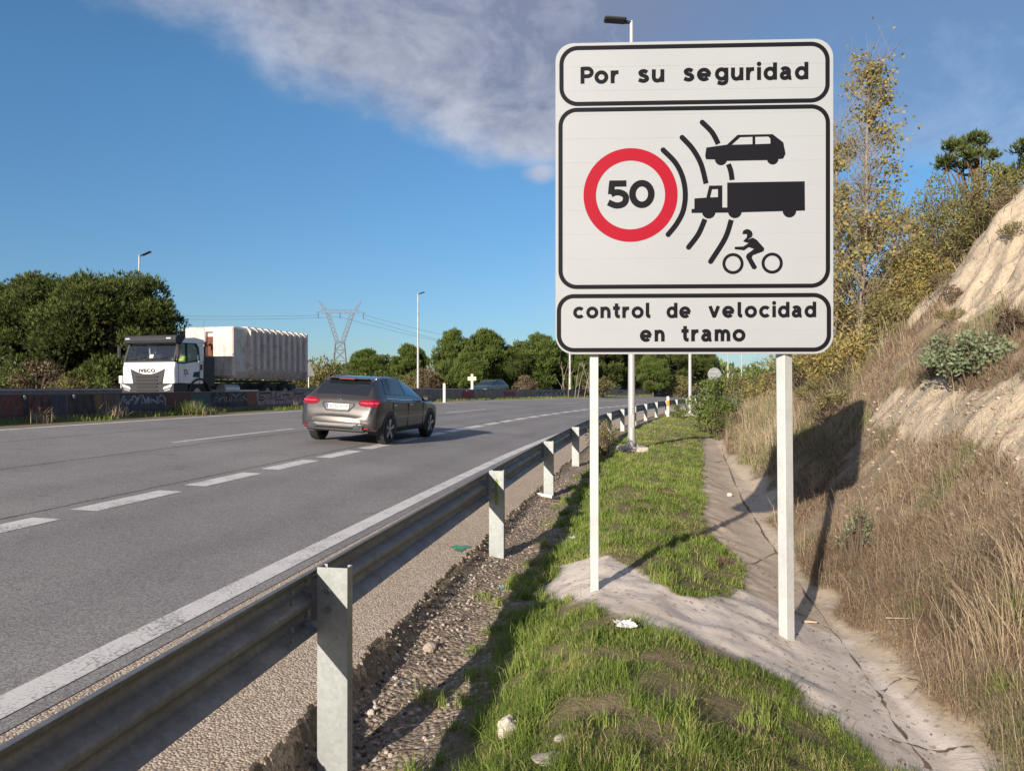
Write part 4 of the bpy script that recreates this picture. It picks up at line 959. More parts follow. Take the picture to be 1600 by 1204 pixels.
    # wheels
    for (wy) in (.83, 3.53):
        for sg in (1, -1):
            w = thing_part('wheel', t, (sg * .80, wy, .34))
            MB().lathe([(.20, -.11), (.30, -.112), (.335, -.095), (.343, -.06), (.343, .06), (.335, .095), (.30, .112), (.225, .115), (.215, .07), (.20, .02)], (0, 0, 0), 'x', 36).build('tyre', M['tyre'], w, True)
            mb = MB(); mb.lathe([(.222, .105 * sg), (.232, .112 * sg), (.232, .09 * sg), (.20, .05 * sg)], (0, 0, 0), 'x', 36)
            for k in range(5):
                a = 2 * math.pi * k / 5 + .3
                for da in (-.12, .12):
                    c_, s2 = math.cos(a + da), math.sin(a + da); c3, s3 = math.cos(a), math.sin(a)
                    mb.tube([(sg * .10, c3 * .04, s3 * .04), (sg * .105, c_ * .222, s2 * .222)], .020, 5)
            mb.lathe([(0, .115 * sg), (.05, .112 * sg), (.055, .08 * sg)], (0, 0, 0), 'x', 16); mb.build('rim', M['rim'], w, True)
            MB().lathe([(0, .03 * sg), (.215, .03 * sg)], (0, 0, 0), 'x', 24).build('brake_disc', M['plastic'], w)
            # arch
            mb = MB(); n = 20; o_, i_ = [], []
            ring_o = [(.405 * math.cos(a), .40 * math.sin(a)) for a in np.linspace(-.15, math.pi + .15, n)]; ring_i = [(.375 * math.cos(a), .37 * math.sin(a)) for a in np.linspace(-.15, math.pi + .15, n)]
            V2 = []
            for r_ in (ring_o, ring_i):
                for a, b in r_: V2.append((sg * (.905), wy + a, .34 + b))
            for r_ in (ring_o, ring_i):
                for a, b in r_: V2.append((sg * (.80), wy + a, .34 + b))
            mb.add(V2, [q for k in range(n - 1) for q in ((k, k + 1, n + k + 1, n + k), (2 * n + k, 2 * n + k + 1, k + 1, k), (n + k, n + k + 1, 3 * n + k + 1, 3 * n + k))]); mb.build('wheel_arch', M['plastic'], t)
            mb = MB(); mb.prism([(a, b) for a, b in ring_i] + [(-.37, -.12), (.37, -.12)][::1], lambda a, b, q: (sg * q, wy + a, .34 + b), .55, .903); mb.build('wheel_well', M['plastic'], t)
    # lamps
    for sg in (1, -1):
        mb = MB(); mb.box((sg * .66, 4.28, .68), (.30, .14, .11), Euler((0, 0, -sg * .5)), bevel=.03); mb.build('headlight', M['silver'], t)
        # mirror
        mb = MB(); mb.box((sg * 1.0, 2.86, 1.0), (.20, .12, .14), bevel=.04); mb.tube([(sg * .88, 2.9, .96), (sg * .96, 2.87, .97)], .025, 8); mb.build('mirror', M['plastic'], t)
        MB().tube([(sg * .535, .80, 1.44), (sg * .535, 1.0, 1.474), (sg * .53, 1.35, 1.492), (sg * .53, 2.0, 1.468), (sg * .53, 2.2, 1.425)], .012, 8).build('roof_rail', M['silver'], t, True)
        for dy in (1.1, 2.1):
            mb = MB(); mb.box((sg * .902, dy, .86), (.02, .17, .024), bevel=.008); mb.build('door_handle', M['chrome'], t)
        for dy in (.98, 1.92, 2.95):
            mb = MB(); mb.box((sg * .8985, dy + .02, .62), (.010, .006, .60)); mb.build('door_gap', M['plastic'], t)
    if detail:
        mb = MB(); mb.box((0, .56, 1.422), (.98, .20, .026), Euler((R(-6), 0, 0)), bevel=.012); mb.build('spoiler', paint, t)
        mb = MB(); mb.box((0, .452, 1.415), (.36, .014, .022)); mb.build('brake_light', M['red_lens'], t)
        mb = MB(); mb.box((0, .035, .335), (1.34, .14, .09), bevel=.03); mb.box((0, .0, .40), (1.16, .10, .07), bevel=.02); mb.build('bumper_lower', M['plastic'], t)
        mb = MB(); mb.box((0, -.018, .437), (1.0, .08, .055), Euler((R(14), 0, 0)), bevel=.015); mb.build('skid_plate', M['silver'], t)
        for sg in (1, -1):
            mb = MB(); mb.box((sg * .52, -.02, .40), (.22, .12, .10), bevel=.03); e = mb.build('exhaust', M['chrome'], t); mb = MB(); mb.box((sg * .52, -.084, .395), (.16, .01, .06), bevel=.004); mb.build('exhaust_mouth', M['plastic'], e)
            mb = MB(); mb.prism([(.64, .36), (.76, .37), (.76, .395), (.64, .39)], lambda a, b, q: (sg * a, .03 + q, b), -.03, .03); mb.build('rear_reflector', M['red_lens'], t)
        # number plate in its recess; tilted with the tailgate
        rt = Euler((R(-20), 0, 0)); mb = MB(); c0 = Vector((0, .085, .815))
        hexa = [(-.36, .095), (.36, .095), (.38, .03), (.26, -.105), (-.26, -.105), (-.38, .03)]
        f2 = lambda a, b, q: tuple(c0 + rt.to_matrix() @ Vector((a, -q, b)))
        mb.ring(hexa, [(a * .93, b * .86) for a, b in hexa], f2, -.04, .028); mb.build('plate_recess', M['plastic'], t)
        mb = MB(); mb.prism([(-.26, -.065), (.26, -.065), (.26, .055), (-.26, .055)], f2, -.03, .034); pl = mb.build('number_plate', M['plate'], t)
        mb = MB(); mb.prism([(-.258, -.06), (-.215, -.06), (-.215, .05), (-.258, .05)], f2, .034, .0355); mb.build('blue_band', M['blue'], pl)
        word('8036 KTP', -.19, .24, -.04, .033, M['plastic'], pl, lambda a, b, q: f2(a, b, .034 + q), bold=.01)
        # crease line, badge, wiper
        MB().tube([(-.55, .068, .64), (-.42, .045, .615), (.42, .045, .615), (.55, .068, .64)], .006, 5).build('tailgate_gap', M['plastic'], t)
        MB().lathe([(.03, 0), (.045, -.012), (.052, 0)], (0, .135, .99), 'y', 20).build('badge', M['chrome'], t)
        MB().tube([(0, .225, 1.10), (-.30, .30, 1.17)], .010, 5).build('wiper', M['plastic'], t)
        for k, z in enumerate((.44, .56)): MB().tube([(.902, 1.0, z + .04), (.908, 2.0, z), (.902, 3.0, z + .02)], .007, 5).build('crease', paint, t)
    return t
def thing_part(name, parent, loc):
    o = bpy.data.objects.new(name, None); col.objects.link(o); o.parent = parent; o.location = loc; return o
ca = R(13); rear_axle = Vector((-3.80, 17.55)); fwd = Vector((math.sin(ca), math.cos(ca)))
org = rear_axle - fwd * .83 * 1.04
uc = lambda X, d: float(zroad(X - cx(d), d))
c1 = car('parked_car'.replace('parked_', ''), (org.x, org.y, 0), -ca, 'grey hatchback with red tail lights driving away on the near road', carpaint('grey_brown_metallic', (.060, .057, .057), .5, .30), 1.05)
# lie on the banked road
n_l = Vector((-1, .0)); zl = uc(-4.6, 17.7); zr = uc(-3.0, 17.4); c1.location.z = uc(org.x, org.y)
c1.rotation_euler = Euler((0, math.atan(.055), -ca))
X2, d2 = -1.85, 60.0
car('car', (X2 + .9, d2 + 2.0, float(zg(X2 - cx(d2), d2, False)) + .03), R(180 - 24), 'dark teal car, its roof showing above the barrier left of the sign', carpaint('teal_paint', (.02, .06, .075), .4, .25), 1.0, False)
X2, d2 = 14.3, 90.0
car('car', (X2 + 1.2, d2 + 2.0, float(zg(X2 - cx(d2), d2, False)) + .03), R(180 - 30), 'blue grey car behind the barrier partly covered by the lamp pole', carpaint('blue_grey_paint', (.09, .11, .16), .4, .25), 1.0, False)
# ------------------------------------------------------------------ truck
M['truck_white'] = simple('truck_white_paint', (.74, .74, .73), .35, 0, .08, 2, coat=.4)
M['truck_dark'] = simple('truck_dark_grey', (.022, .023, .030), .6, 0, .15, 4)
M['container'] = None
def mat_container():
    t = NT('dirty_container_paint'); n = t.noise(1.3, 6, .7); n2 = t.noise(7, 5, .75, sc3=(1, 1, .25)); n3 = t.noise(16, 4, .7)
    c = t.mix(n, (.66, .60, .54), (.54, .485, .45)); c = t.mix(t.mr(n2, .48, .66, 0, .7), c, (.30, .235, .20)); c = t.mix(t.mr(n3, .62, .7, 0, .75), c, (.14, .08, .05)); 
    c = t.mix(t.mr(t.noise(2.2, 5, .7), .58, .66, 0, .7), c, (.30, .30, .16))
    return t.bsdf(c, .65, 0, t.bump(n2, .3, .02))
M['container'] = mat_container()
M['rust'] = simple('rusty_steel', (.17, .065, .04), .8, .2, .3, 6)
def tinted(nm, colr, gl):
    t = NT(nm); a = t.n('ShaderNodeBsdfTransparent'); a.inputs[0].default_value = colr; b = t.n('ShaderNodeBsdfGlossy'); b.inputs['Roughness'].default_value = .03
    m_ = t.n('ShaderNodeMixShader'); m_.inputs[0].default_value = gl; t.l(a.outputs[0], m_.inputs[1]); t.l(b.outputs[0], m_.inputs[2]); t.l(m_.outputs[0], t.out.inputs[0]); return t.m
M['clear_glass'] = tinted('clear_side_glass', (.90, .93, .93, 1), .06)
M['windscreen'] = tinted('truck_windscreen', (.62, .74, .80, 1), .22)
M['hiviz'] = NT('hi_vis_fabric').bsdf((.52, .80, .04), .7)
M['skin'] = NT('skin').bsdf((.42, .25, .17), .6)
def truck():
    X0, d0 = -13.71, 27.95; z0 = float(zg(X0 - cx(d0), d0, False)) + .03
    t = thing('tipper_truck', (X0, d0, z0), 'white cab lorry with dark grille driving towards us behind the barrier', 'truck', rz=R(-17))
    W = M['truck_white']; D = M['truck_dark']
    # front outline in (y, z)
    fr = [(.10, .42), (.0, .60), (-.02, 1.0), (.0, 1.5), (.06, 1.80), (.28, 2.50), (.30, 2.52)]
    yf = lambda z: float(np.interp(z, [p[1] for p in fr], [p[0] for p in fr]))
    mb = MB(); xw = 1.19
    # lower cab
    mb.prism([(.02, .95), (.0, 1.5), (.06, 1.80), (1.62, 1.80), (1.62, .95)], lambda a, b, q: (q, a, b), -xw, xw); mb.build('cab', W, t, bevel=.05)
    # cab upper frame: pillars, rear wall and roof with real window openings
    up = MB(); up.prism([(1.36, 1.80), (1.30, 2.35), (1.22, 2.52), (1.62, 2.60), (1.62, 1.80)], lambda a, b, q: (q, a, b), -xw, -xw + .07); up.prism([(1.36, 1.80), (1.30, 2.35), (1.22, 2.52), (1.62, 2.60), (1.62, 1.80)], lambda a, b, q: (q, a, b), xw - .07, xw)
    up.box((0, 1.59, 2.2), (2 * xw - .16, .05, .79)); up.prism([(.36, 2.47), (.48, 2.68), (1.1, 2.74), (1.64, 2.68), (1.64, 2.50)], lambda a, b, q: (q, a, b), -xw, xw); up.build('cab_roof', W, t, bevel=.03)
    mb = MB()
    for sg in (-1, 1):
        mb.tube([(sg * (xw - .05), .07, 1.79), (sg * (xw - .08), .32, 2.52)], .06, 8)
    mb.box((0, .12, 1.80), (2 * xw - .02, .20, .05)); mb.build('pillar', D, t)
    mb = MB(); mb.prism([(.10, 2.48), (.06, 2.62), (.14, 2.78), (.5, 2.80), (.62, 2.72), (.40, 2.48)], lambda a, b, q: (q, a, b), -xw - .01, xw + .01); v = mb.build('sun_visor', D, t, bevel=.03)
    for sx in (-1.02, .88):
        mb = MB(); mb.box((sx, .085, 2.66), (.20, .05, .05), bevel=.01); mb.build('marker_lamp', M['plate'], v)
    face = lambda a, b, q: (a, yf(b) - q, b)
    def quadgrid(name, x0, x1, za, zb, mat, q=.012, parent=t, n=6):
        mb = MB(); V = []
        for i in range(n + 1):
            z = za + (zb - za) * i / n; V += [face(x0, z, q), face(x1, z, q), face(x0, z, q - .03), face(x1, z, q - .03)]
        F = [(4 * i, 4 * i + 1, 4 * i + 5, 4 * i + 4) for i in range(n)] + [(4 * i, 4 * i + 4, 4 * i + 6, 4 * i + 2) for i in range(n)] + [(4 * i + 1, 4 * i + 3, 4 * i + 7, 4 * i + 5) for i in range(n)] + [(0, 2, 3, 1), (4 * n, 4 * n + 1, 4 * n + 3, 4 * n + 2)]
        mb.add(V, F); return mb.build(name, mat, parent)
    ws = quadgrid('windscreen', -1.08, 1.08, 1.84, 2.49, M['windscreen'], .005)
    mb = MB(); mb.prism([(-.02, 1.93), (.15, 1.93), (.15, 2.06), (-.02, 2.06)], face, .006, .012); mb.build('paper_notice', M['plate'], ws)
    MB().tube([face(-.9, 1.86, .03), face(-.2, 1.95, .03)], .012, 5).build('wiper', M['plastic'], t); MB().tube([face(.1, 1.86, .03), face(.8, 1.95, .03)], .012, 5).build('wiper', M['plastic'], t)
    # grille: deep V of dark slats
    mb = MB(); mb.prism([(-.80, 1.52), (-.45, 1.38), (-.2, 1.32), (.2, 1.32), (.45, 1.38), (.80, 1.52), (.66, 1.0), (.62, .50), (-.62, .50), (-.66, 1.0)], face, -.01, .02); g = mb.build('grille', D, t)
    for k, z in enumerate((1.22, 1.10, .96, .84, .70, .58)):
        mb = MB(); mb.box((0, yf(z) - .035, z), (1.0 - .05 * (k % 2), .05, .055), bevel=.012); mb.build('grille_bar', M['plastic'], g)
    word('IVECO', -.40, .34, 1.385, 1.52, M['plastic'], t, lambda a, b, q: face(a, b, .012 + q * 6), bold=.03, spacing=1.2)
    mb = MB(); mb.prism([(.08, .40), (-.03, .55), (-.03, .96), (.25, 1.0), (.75, .98), (.75, .5)], lambda a, b, q: (q, a, b), -xw - .01, xw + .01); mb.build('bumper', M['plastic'], t, bevel=.04)
    for sg in (-1, 1):
        mb = MB(); mb.prism([(sg * .74, .74), (sg * 1.12, .84), (sg * 1.16, .95), (sg * .80, .84)], lambda a, b, q: (a, -.03 - q, b), -.01, .03); mb.build('headlight', M['plate'], t)
        mb = MB(); mb.prism([(sg * .78, .66), (sg * 1.05, .72), (sg * 1.1, .80), (sg * .82, .73)], lambda a, b, q: (a, -.03 - q, b), -.01, .02); mb.build('headlight', M['silver'], t)
        sd = lambda a, b, q: (sg * (xw + q), a, b)
        # dark lower flank, window frame, door
        mb = MB(); mb.prism([(.22, 1.74), (.36, 2.47), (1.16, 2.49), (1.30, 2.35), (1.36, 1.88), (.9, 1.80), (.5, 1.74)], sd, -.035, -.025); mb.build('side_window', M['clear_glass'], t)
        mb = MB(); fo = [(.16, 1.72), (.32, 2.50), (1.18, 2.52), (1.33, 2.37), (1.40, 1.87), (.9, 1.77), (.5, 1.70)]; fi = [(.22, 1.76), (.36, 2.46), (1.15, 2.48), (1.28, 2.34), (1.34, 1.89), (.9, 1.81), (.5, 1.76)]
        mb.ring(fo, fi, sd, -.03, .006); mb.box((sg * (xw - .01), .68, 2.12), (.03, .05, .74)); mb.build('window_frame', M['plastic'], t)
        mb = MB(); mb.box((sg * (xw + .003), .24, 1.35), (.008, .012, .8)); mb.box((sg * (xw + .003), 1.38, 1.35), (.008, .012, .8)); mb.build('door_gap', M['plastic'], t)
        mb = MB(); mb.prism([(1.0, 1.22), (1.06, 1.40), (1.36, 1.44), (1.36, 1.20)], sd, -.01, .008); mb.build('door_recess', M['plastic'], t)
        mb = MB(); mb.box((sg * (xw + .02), 1.46, 1.60), (.03, .10, .22), bevel=.01); mb.build('side_sticker', M['rust'], t)
        mb = MB(); mb.box((sg * (xw + .004), 1.47, 1.34), (.006, .12, .24)); mb.build('side_sticker', M['plate'], t)
        if sg > 0:
            mb = MB()
            for (a, b, c_, d_) in ((.50, 1.46, .72, 1.48), (.55, 1.50, .56, 1.36), (.66, 1.49, .63, 1.38), (.50, 1.34, .70, 1.33), (.60, 1.34, .58, 1.24), (.70, 1.42, .74, 1.30)):
                mb.tube([(sg * (xw + .004), a, b), (sg * (xw + .004), c_, d_)], .012, 5)
            mb.build('door_emblem', M['truck_dark'], t)
        # mirrors
        mb = MB(); mb.box((sg * (xw + .17), .02, 2.15), (.16, .10, .48), bevel=.04); mb.tube([(sg * xw, .2, 2.42), (sg * (xw + .17), .04, 2.42)], .02, 6); mb.tube([(sg * xw, .2, 1.85), (sg * (xw + .17), .04, 1.9)], .02, 6); mb.build('mirror', M['plastic'], t)
        # mudguard over the front wheel
        n = 16; an = np.linspace(-.1, math.pi + .1, n); mb = MB(); V = []
        for xx in (xw + .03, xw - .45):
            for r_ in (.66, .58):
                for a in an: V.append((sg * xx, 1.38 + r_ * math.cos(a), .52 + r_ * math.sin(a)))
        F = []
        for i in range(n - 1): F += [(i, i + 1, n + i + 1, n + i), (2 * n + i, 2 * n + i + 1, i + 1, i), (3 * n + i + 1, 3 * n + i, n + i, n + i + 1)]
        mb.add(V, F); mb.build('mudguard', D, t)
    mb = MB(); mb.box((0, 2.05, 1.45), (2.2, .7, 1.25), bevel=.05); mb.tube([(.75, 2.1, .9), (.75, 2.1, 2.45)], .11, 10); mb.tube([(.3, 2.0, 1.0), (.3, 2.0, 2.35)], .16, 10); mb.build('engine_stack', M['plastic'], t)
    mb = MB(); mb.box((.42, 5.2, .86), (.12, 7.6, .26)); mb.box((-.42, 5.2, .86), (.12, 7.6, .26)); mb.box((0, 5.2, 1.07), (1.0, 7.0, .10)); mb.build('chassis', M['plastic'], t)
    mb = MB(); mb.box((1.05, 4.3, .66), (.06, 1.9, .10)); mb.box((1.05, 4.3, .45), (.05, 1.9, .08)); mb.tube([(.9, 3.0, .72), (.9, 3.9, .72)], .24, 16); mb.build('side_guard', M['silver'], t)
    mb = MB(); mb.box((0, 2.75, 1.65), (.22, .25, 1.4), bevel=.03); mb.tube([(0, 2.75, 2.3), (0, 2.95, 2.62), (0, 3.15, 2.68), (0, 3.2, 2.5)], .07, 8); mb.build('hook_arm', M['rust'], t)
    for wy in (1.38, 5.9, 7.25):
        for sg in (-1, 1):
            w = thing_part('wheel', t, (sg * 1.0, wy, .52)); MB().lathe([(.28, -.15), (.44, -.16), (.50, -.14), (.515, -.09), (.515, .09), (.50, .14), (.44, .16), (.30, .155), (.28, .05)], (0, 0, 0), 'x', 36).build('tyre', M['tyre'], w, True)
            mb = MB(); mb.lathe([(.30, .14 * sg), (.28, .05 * sg), (.12, .02 * sg), (.10, .16 * sg), (0, .17 * sg)], (0, 0, 0), 'x', 28); mb.build('rim', M['silver'], w, True)
    # container
    y0, y1, zb, zt, hw = 3.45, 8.75, 1.18, 3.36, 1.22
    c = thing('cargo_container', (X0, d0, z0), 'dirty pale steel container with vertical ribs riding on the truck', 'container', rz=R(-17)); mb = MB()
    sec = [(-hw + .28, zb), (-hw, zb + .30), (-hw, zt - .10), (-hw + .10, zt), (hw - .10, zt), (hw, zt - .10), (hw, zb + .30), (hw - .28, zb)]
    mb.prism(sec, lambda a, b, q: (a, q, b), y0 + .06, y1); mb.build('box', M['container'], c, bevel=.02)
    for i in range(10):
        y = y0 + .95 + i * (y1 - y0 - 1.0) / 9.3; mb = MB(); w_ = .085
        for sg in (-1, 1):
            out = [(sg * (hw - .30), zb - .03), (sg * (hw + .14), zb + .40), (sg * (hw + .14), zt - .14), (sg * (hw - .05), zt + .05)]
            inn = [(sg * (hw - .05), zt - .03), (sg * (hw - .02), zt - .12), (sg * (hw - .02), zb + .33), (sg * (hw - .30), zb + .05)]
            mb.prism(out + inn, lambda a, b, q: (a, y + q, b), -w_, w_)
        mb.box((0, y, zt + .012), (2 * hw - .1, 2 * w_, .045)); mb.build('rib', M['container'], c)
    # front wall with frame, recess and step
    mb = MB(); mb.box((.70, y0 + .0, (zb + zt) / 2 + .02), (1.02, .22, zt - zb - .1), bevel=.05); mb.box((-.70, y0 + .0, (zb + zt) / 2 + .02), (1.02, .22, zt - zb - .1), bevel=.05); mb.box((0, y0 + .0, zt - .12), (.9, .14, .2), bevel=.02)
    mb.box((.80, y0 - .115, 2.20), (.80, .02, .05)); mb.box((.80, y0 - .115, 2.05), (.80, .02, .03)); mb.build('front_wall', M['container'], c)
    mb = MB(); mb.box((0, y0 + .10, 2.2), (.34, .1, 1.5)); mb.tube([(-.16, y0 - .02, 2.62), (.16, y0 - .02, 2.62)], .04, 8); mb.build('hook_frame', M['rust'], c)
    mb = MB(); mb.box((0, y1 + .05, (zb + zt) / 2), (2 * hw + .1, .12, zt - zb + .05), bevel=.02); mb.build('rear_door', M['container'], c)
    # driver in a hi-vis vest
    p = thing('person', (0, 0, 0), 'truck driver in a yellow hi-vis vest seated behind the wheel', 'person')
    Mt = Matrix.Translation((X0, d0, z0)) @ Matrix.Rotation(R(-17), 4, 'Z'); base = Mt @ Vector((.72, .86, 1.50)); p.location = base; p.rotation_euler = (0, 0, R(-17))
    def skin(name, verts, edges, rad, mat, parent, lv=2):
        me = bpy.data.meshes.new(name); me.from_pydata(verts, edges, []); me.update(); o = link(name, me, parent); me.materials.append(mat)
        o.modifiers.new('skin', 'SKIN'); sv = me.skin_vertices[0].data
        for i, r_ in enumerate(rad): sv[i].radius = (r_, r_)
        sv[0].use_root = True; m_ = o.modifiers.new('sub', 'SUBSURF'); m_.levels = lv; m_.render_levels = lv; return o
    V = [(0, 0, 0), (0, 0, .25), (0, -.01, .48), (0, -.02, .57), (0, -.04, .66), (0, -.045, .78), (.19, 0, .46), (.25, -.16, .28), (.20, -.42, .28), (-.19, 0, .46), (-.25, -.16, .28), (-.20, -.42, .28), (.10, -.25, .0), (.11, -.5, -.02), (-.10, -.25, .0), (-.11, -.5, -.02)]
    E = [(0, 1), (1, 2), (2, 3), (3, 4), (4, 5), (2, 6), (6, 7), (7, 8), (2, 9), (9, 10), (10, 11), (0, 12), (12, 13), (0, 14), (14, 15)]
    skin('body', V, E, [.14, .14, .13, .055, .09, .075, .06, .045, .035, .06, .045, .035, .085, .07, .085, .07], M['skin'], p)
    skin('vest', [(0, 0, -.02), (0, 0, .22), (0, -.01, .47), (.20, 0, .46), (.25, -.15, .29), (-.20, 0, .46), (-.25, -.15, .29)], [(0, 1), (1, 2), (2, 3), (3, 4), (2, 5), (5, 6)], [.165, .165, .15, .08, .062, .08, .062], M['hiviz'], p)
    MB().lathe([(0, .14), (.06, .12), (.10, .05), (.105, -.02), (.09, -.05)], (0, -.02, .76), 'z', 16).build('hair', M['plastic'], p, True)
    mb = MB(); mb.lathe([(.20, 0), (.215, .015), (.23, 0), (.215, -.015), (.20, 0)], (0, 0, 0), 'z', 24); o = mb.build('steering_wheel', M['plastic'], t, True, loc=(.68, .52, 1.72), rot=(R(35), 0, 0))
    mb = MB(); mb.box((.68, 1.22, 1.75), (.5, .14, .8), bevel=.05); mb.box((-.68, 1.22, 1.75), (.5, .14, .8), bevel=.05); mb.build('seat', M['truck_dark'], t)
    mb = MB(); mb.box((0, .24, 1.815), (2.1, .26, .05), bevel=.02); mb.box((0, 1.555, 2.2), (2.1, .02, .74)); mb.box((0, .9, 1.81), (2.1, 1.2, .015)); mb.build('cab_interior', M['plastic'], t)
truck()
# ------------------------------------------------------------------ vegetation
def unit(a): return a / (np.linalg.norm(a, axis=-1, keepdims=True) + 1e-9)
def rand_dirs(rng, n): return unit(rng.normal(size=(n, 3)))
def leaves(P_, D, L, W, rng, fold=0.0):
    """one diamond-shaped leaf / needle sheaf per point: base P, axis D, length L, width W"""
    n = len(P_); side = unit(np.cross(D, rand_dirs(rng, n))); L = np.broadcast_to(L, (n,))[:, None]; W = np.broadcast_to(W, (n,))[:, None]
    a = P_; b = P_ + D * L * .45 + side * W * .5; c = P_ + D * L; d = P_ + D * L * .45 - side * W * .5
    V = np.stack([a, b, c, d], 1).reshape(-1, 3); F = np.arange(n * 4).reshape(n, 4); return V, F
def sprays(name, parts, mat, parent=None, seed=0):
    Vs, Fs, Rs = [], [], []; b = 0
    for V, F, r_ in parts: Vs.append(V); Fs.append(F + b); Rs.append(r_); b += len(V)
    me = mk_mesh(name, np.concatenate(Vs), np.concatenate(Fs), [mat], False, None, {'rnd': np.concatenate(Rs)}); return me
def limb_tubes(base, tops, r0, rng, mat, name='trunk', trunk_top=None, wob=.25):
    mb = MB(); tt = Vector(trunk_top); pts = []
    for k in range(7):
        q = k / 6; p = Vector((tt.x * q + (rng.random() - .5) * wob * (0 < k < 6), tt.y * q + (rng.random() - .5) * wob * (0 < k < 6), -.4 * (k == 0) + tt.z * q)); pts.append(p)
    mb.tube(pts, [r0 * (1 - .7 * k / 6) for k in range(7)], 9)
    for tp in tops:
        q = .35 + .6 * rng.random(); i = min(int(q * 6), 5); a = pts[i].lerp(pts[i + 1], q * 6 - i); b = Vector(tp); m_ = a.lerp(b, .5) + Vector((0, 0, -.12 * (b - a).length))
        mb.tube([a, m_, b], [r0 * .32, r0 * .2, r0 * .07], 5, cap=False)
    return mk_mesh(name, mb.v, mb.f, [mat], True)
def pine_meshes(seed, H, Rx, Ry, z0, ncl, mat, tuft=.26, dens=1.0, flat=.5):
    rng = np.random.default_rng(seed); C, RC = [], []
    for k in range(ncl):
        d = rand_dirs(rng, 1)[0]; d[2] = d[2] if rng.random() < .45 else abs(d[2]); rr = .55 + .45 * rng.random() ** .5
        zc = z0 + (H - z0) * .42; C.append([d[0] * Rx * rr * .86, d[1] * Ry * rr * .86, zc + d[2] * ((H - zc) if d[2] > 0 else (zc - z0 - .5)) * rr * .92]); RC.append(Rx * (.17 + .13 * rng.random()))
    C = np.array(C); RC = np.array(RC); parts = []
    for c, rc in zip(C, RC):
        n = int(150 * dens * (rc / .8) ** 1.3) + 30; d = rand_dirs(rng, n); d[:, 2] = np.where(d[:, 2] < -.35, -d[:, 2], d[:, 2]); r_ = rc * (.72 + .33 * rng.random(n))
        r_ *= 1 + .3 * np.sin(d[:, 0] * 5 + c[0]) * np.sin(d[:, 1] * 5 + c[1])
        p = c + d * r_[:, None] * np.array([1, 1, .8]); ax = unit(d + np.array([0, 0, 1.0]) + rng.normal(size=(n, 3)) * .18)
        sh = rng.random(n) * .55
        for k in range(5):
            dd = unit(ax + rng.normal(size=(n, 3)) * (.30 if k else .08)); L = tuft * (.7 + .7 * rng.random(n)) * (1.3 if k == 0 else 1)
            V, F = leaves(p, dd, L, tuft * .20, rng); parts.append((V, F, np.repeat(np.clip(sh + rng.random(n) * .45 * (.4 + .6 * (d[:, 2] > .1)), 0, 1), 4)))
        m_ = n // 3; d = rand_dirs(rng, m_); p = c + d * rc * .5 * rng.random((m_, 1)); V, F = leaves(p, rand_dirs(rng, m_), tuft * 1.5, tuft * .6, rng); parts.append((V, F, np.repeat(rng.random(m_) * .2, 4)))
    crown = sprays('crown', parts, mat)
    tops = C[rng.permutation(len(C))[:22]]
    trunk = limb_tubes(None, tops, .045 * H * .55 + .05, rng, M['bark_pine'], trunk_top=(rng.normal() * .2, rng.normal() * .2, z0 + (H - z0) * .7))
    return crown, trunk
def leafy_meshes(seed, H, Rx, Ry, z0, ncl, mat, leaf=.09, dens=1.0, bark='twig', fill=.6, up=.5, r0=.05, twigs=20, aspect=.6, shell=.6, droop=0):
    rng = np.random.default_rng(seed); C, RC = [], []
    for k in range(ncl):
        d = rand_dirs(rng, 1)[0]; rr = rng.random() ** .45
        zc = (H + z0) / 2; C.append([d[0] * Rx * rr * .85, d[1] * Ry * rr * .85, zc + d[2] * (H - z0) / 2 * rr * .88]); RC.append(min(Rx, (H - z0) / 2) * (.2 + .2 * rng.random()))
    C = np.array(C); parts = []
    for c, rc in zip(C, RC):
        n = int(210 * dens * fill * (rc / leaf / 4) ** 1.6) + 20; d = rand_dirs(rng, n); p = c + d * rc * (shell + (1.05 - shell) * rng.random((n, 1)))
        ax = unit(d * .6 + rand_dirs(rng, n) * .8 + np.array([0, 0, up - droop])); V, F = leaves(p, ax, leaf * (.6 + .8 * rng.random(n)), leaf * aspect, rng)
        base = rng.random() * .5; parts.append((V, F, np.repeat(np.clip(base + rng.random(n) * .5, 0, 1), 4)))
    crown = sprays('crown', parts, mat)
    # stems with fine twigs
    mb = MB()
    for k in range(twigs):
        c = Vector(C[rng.integers(len(C))]); a = Vector((rng.normal() * Rx * .10, rng.normal() * Ry * .10, -.2)); m_ = a.lerp(c, .5) + Vector(rng.normal(size=3) * .06 * Rx); m_.z += .05 * H
        mb.tube([a, m_, c, c + (c - m_) * .5], [r0, r0 * .6, r0 * .35, r0 * .1], 5, cap=False)
        for j in range(4):
            e = c + Vector(rng.normal(size=3)) * .25 * Rx; e.z += .15 * Rx; mb.tube([m_.lerp(c, rng.random()), e], [r0 * .25, r0 * .08], 4, cap=False)
    return crown, mk_mesh('stems', mb.v, mb.f, [M[bark]], True)
def plant(name, meshes, X, d, label, cat, group=None, s=1.0, rz=0.0, sz=None, names=('crown', 'trunk'), sink=0.0):
    z = float(zg(X - cx(d), d)) - sink; t = thing(name, (X, d, z), label, cat, group, rz); t.scale = (s, s, sz or s)
    for nm, me in zip(names, meshes): link(nm, me, t)
    return t
def at(px, d): return (px - 800) / FPX * d
def topH(px, py, d): X = at(px, d); return CAMZ + (603 - py) / FPX * d - float(zg(X - cx(d), d, False))
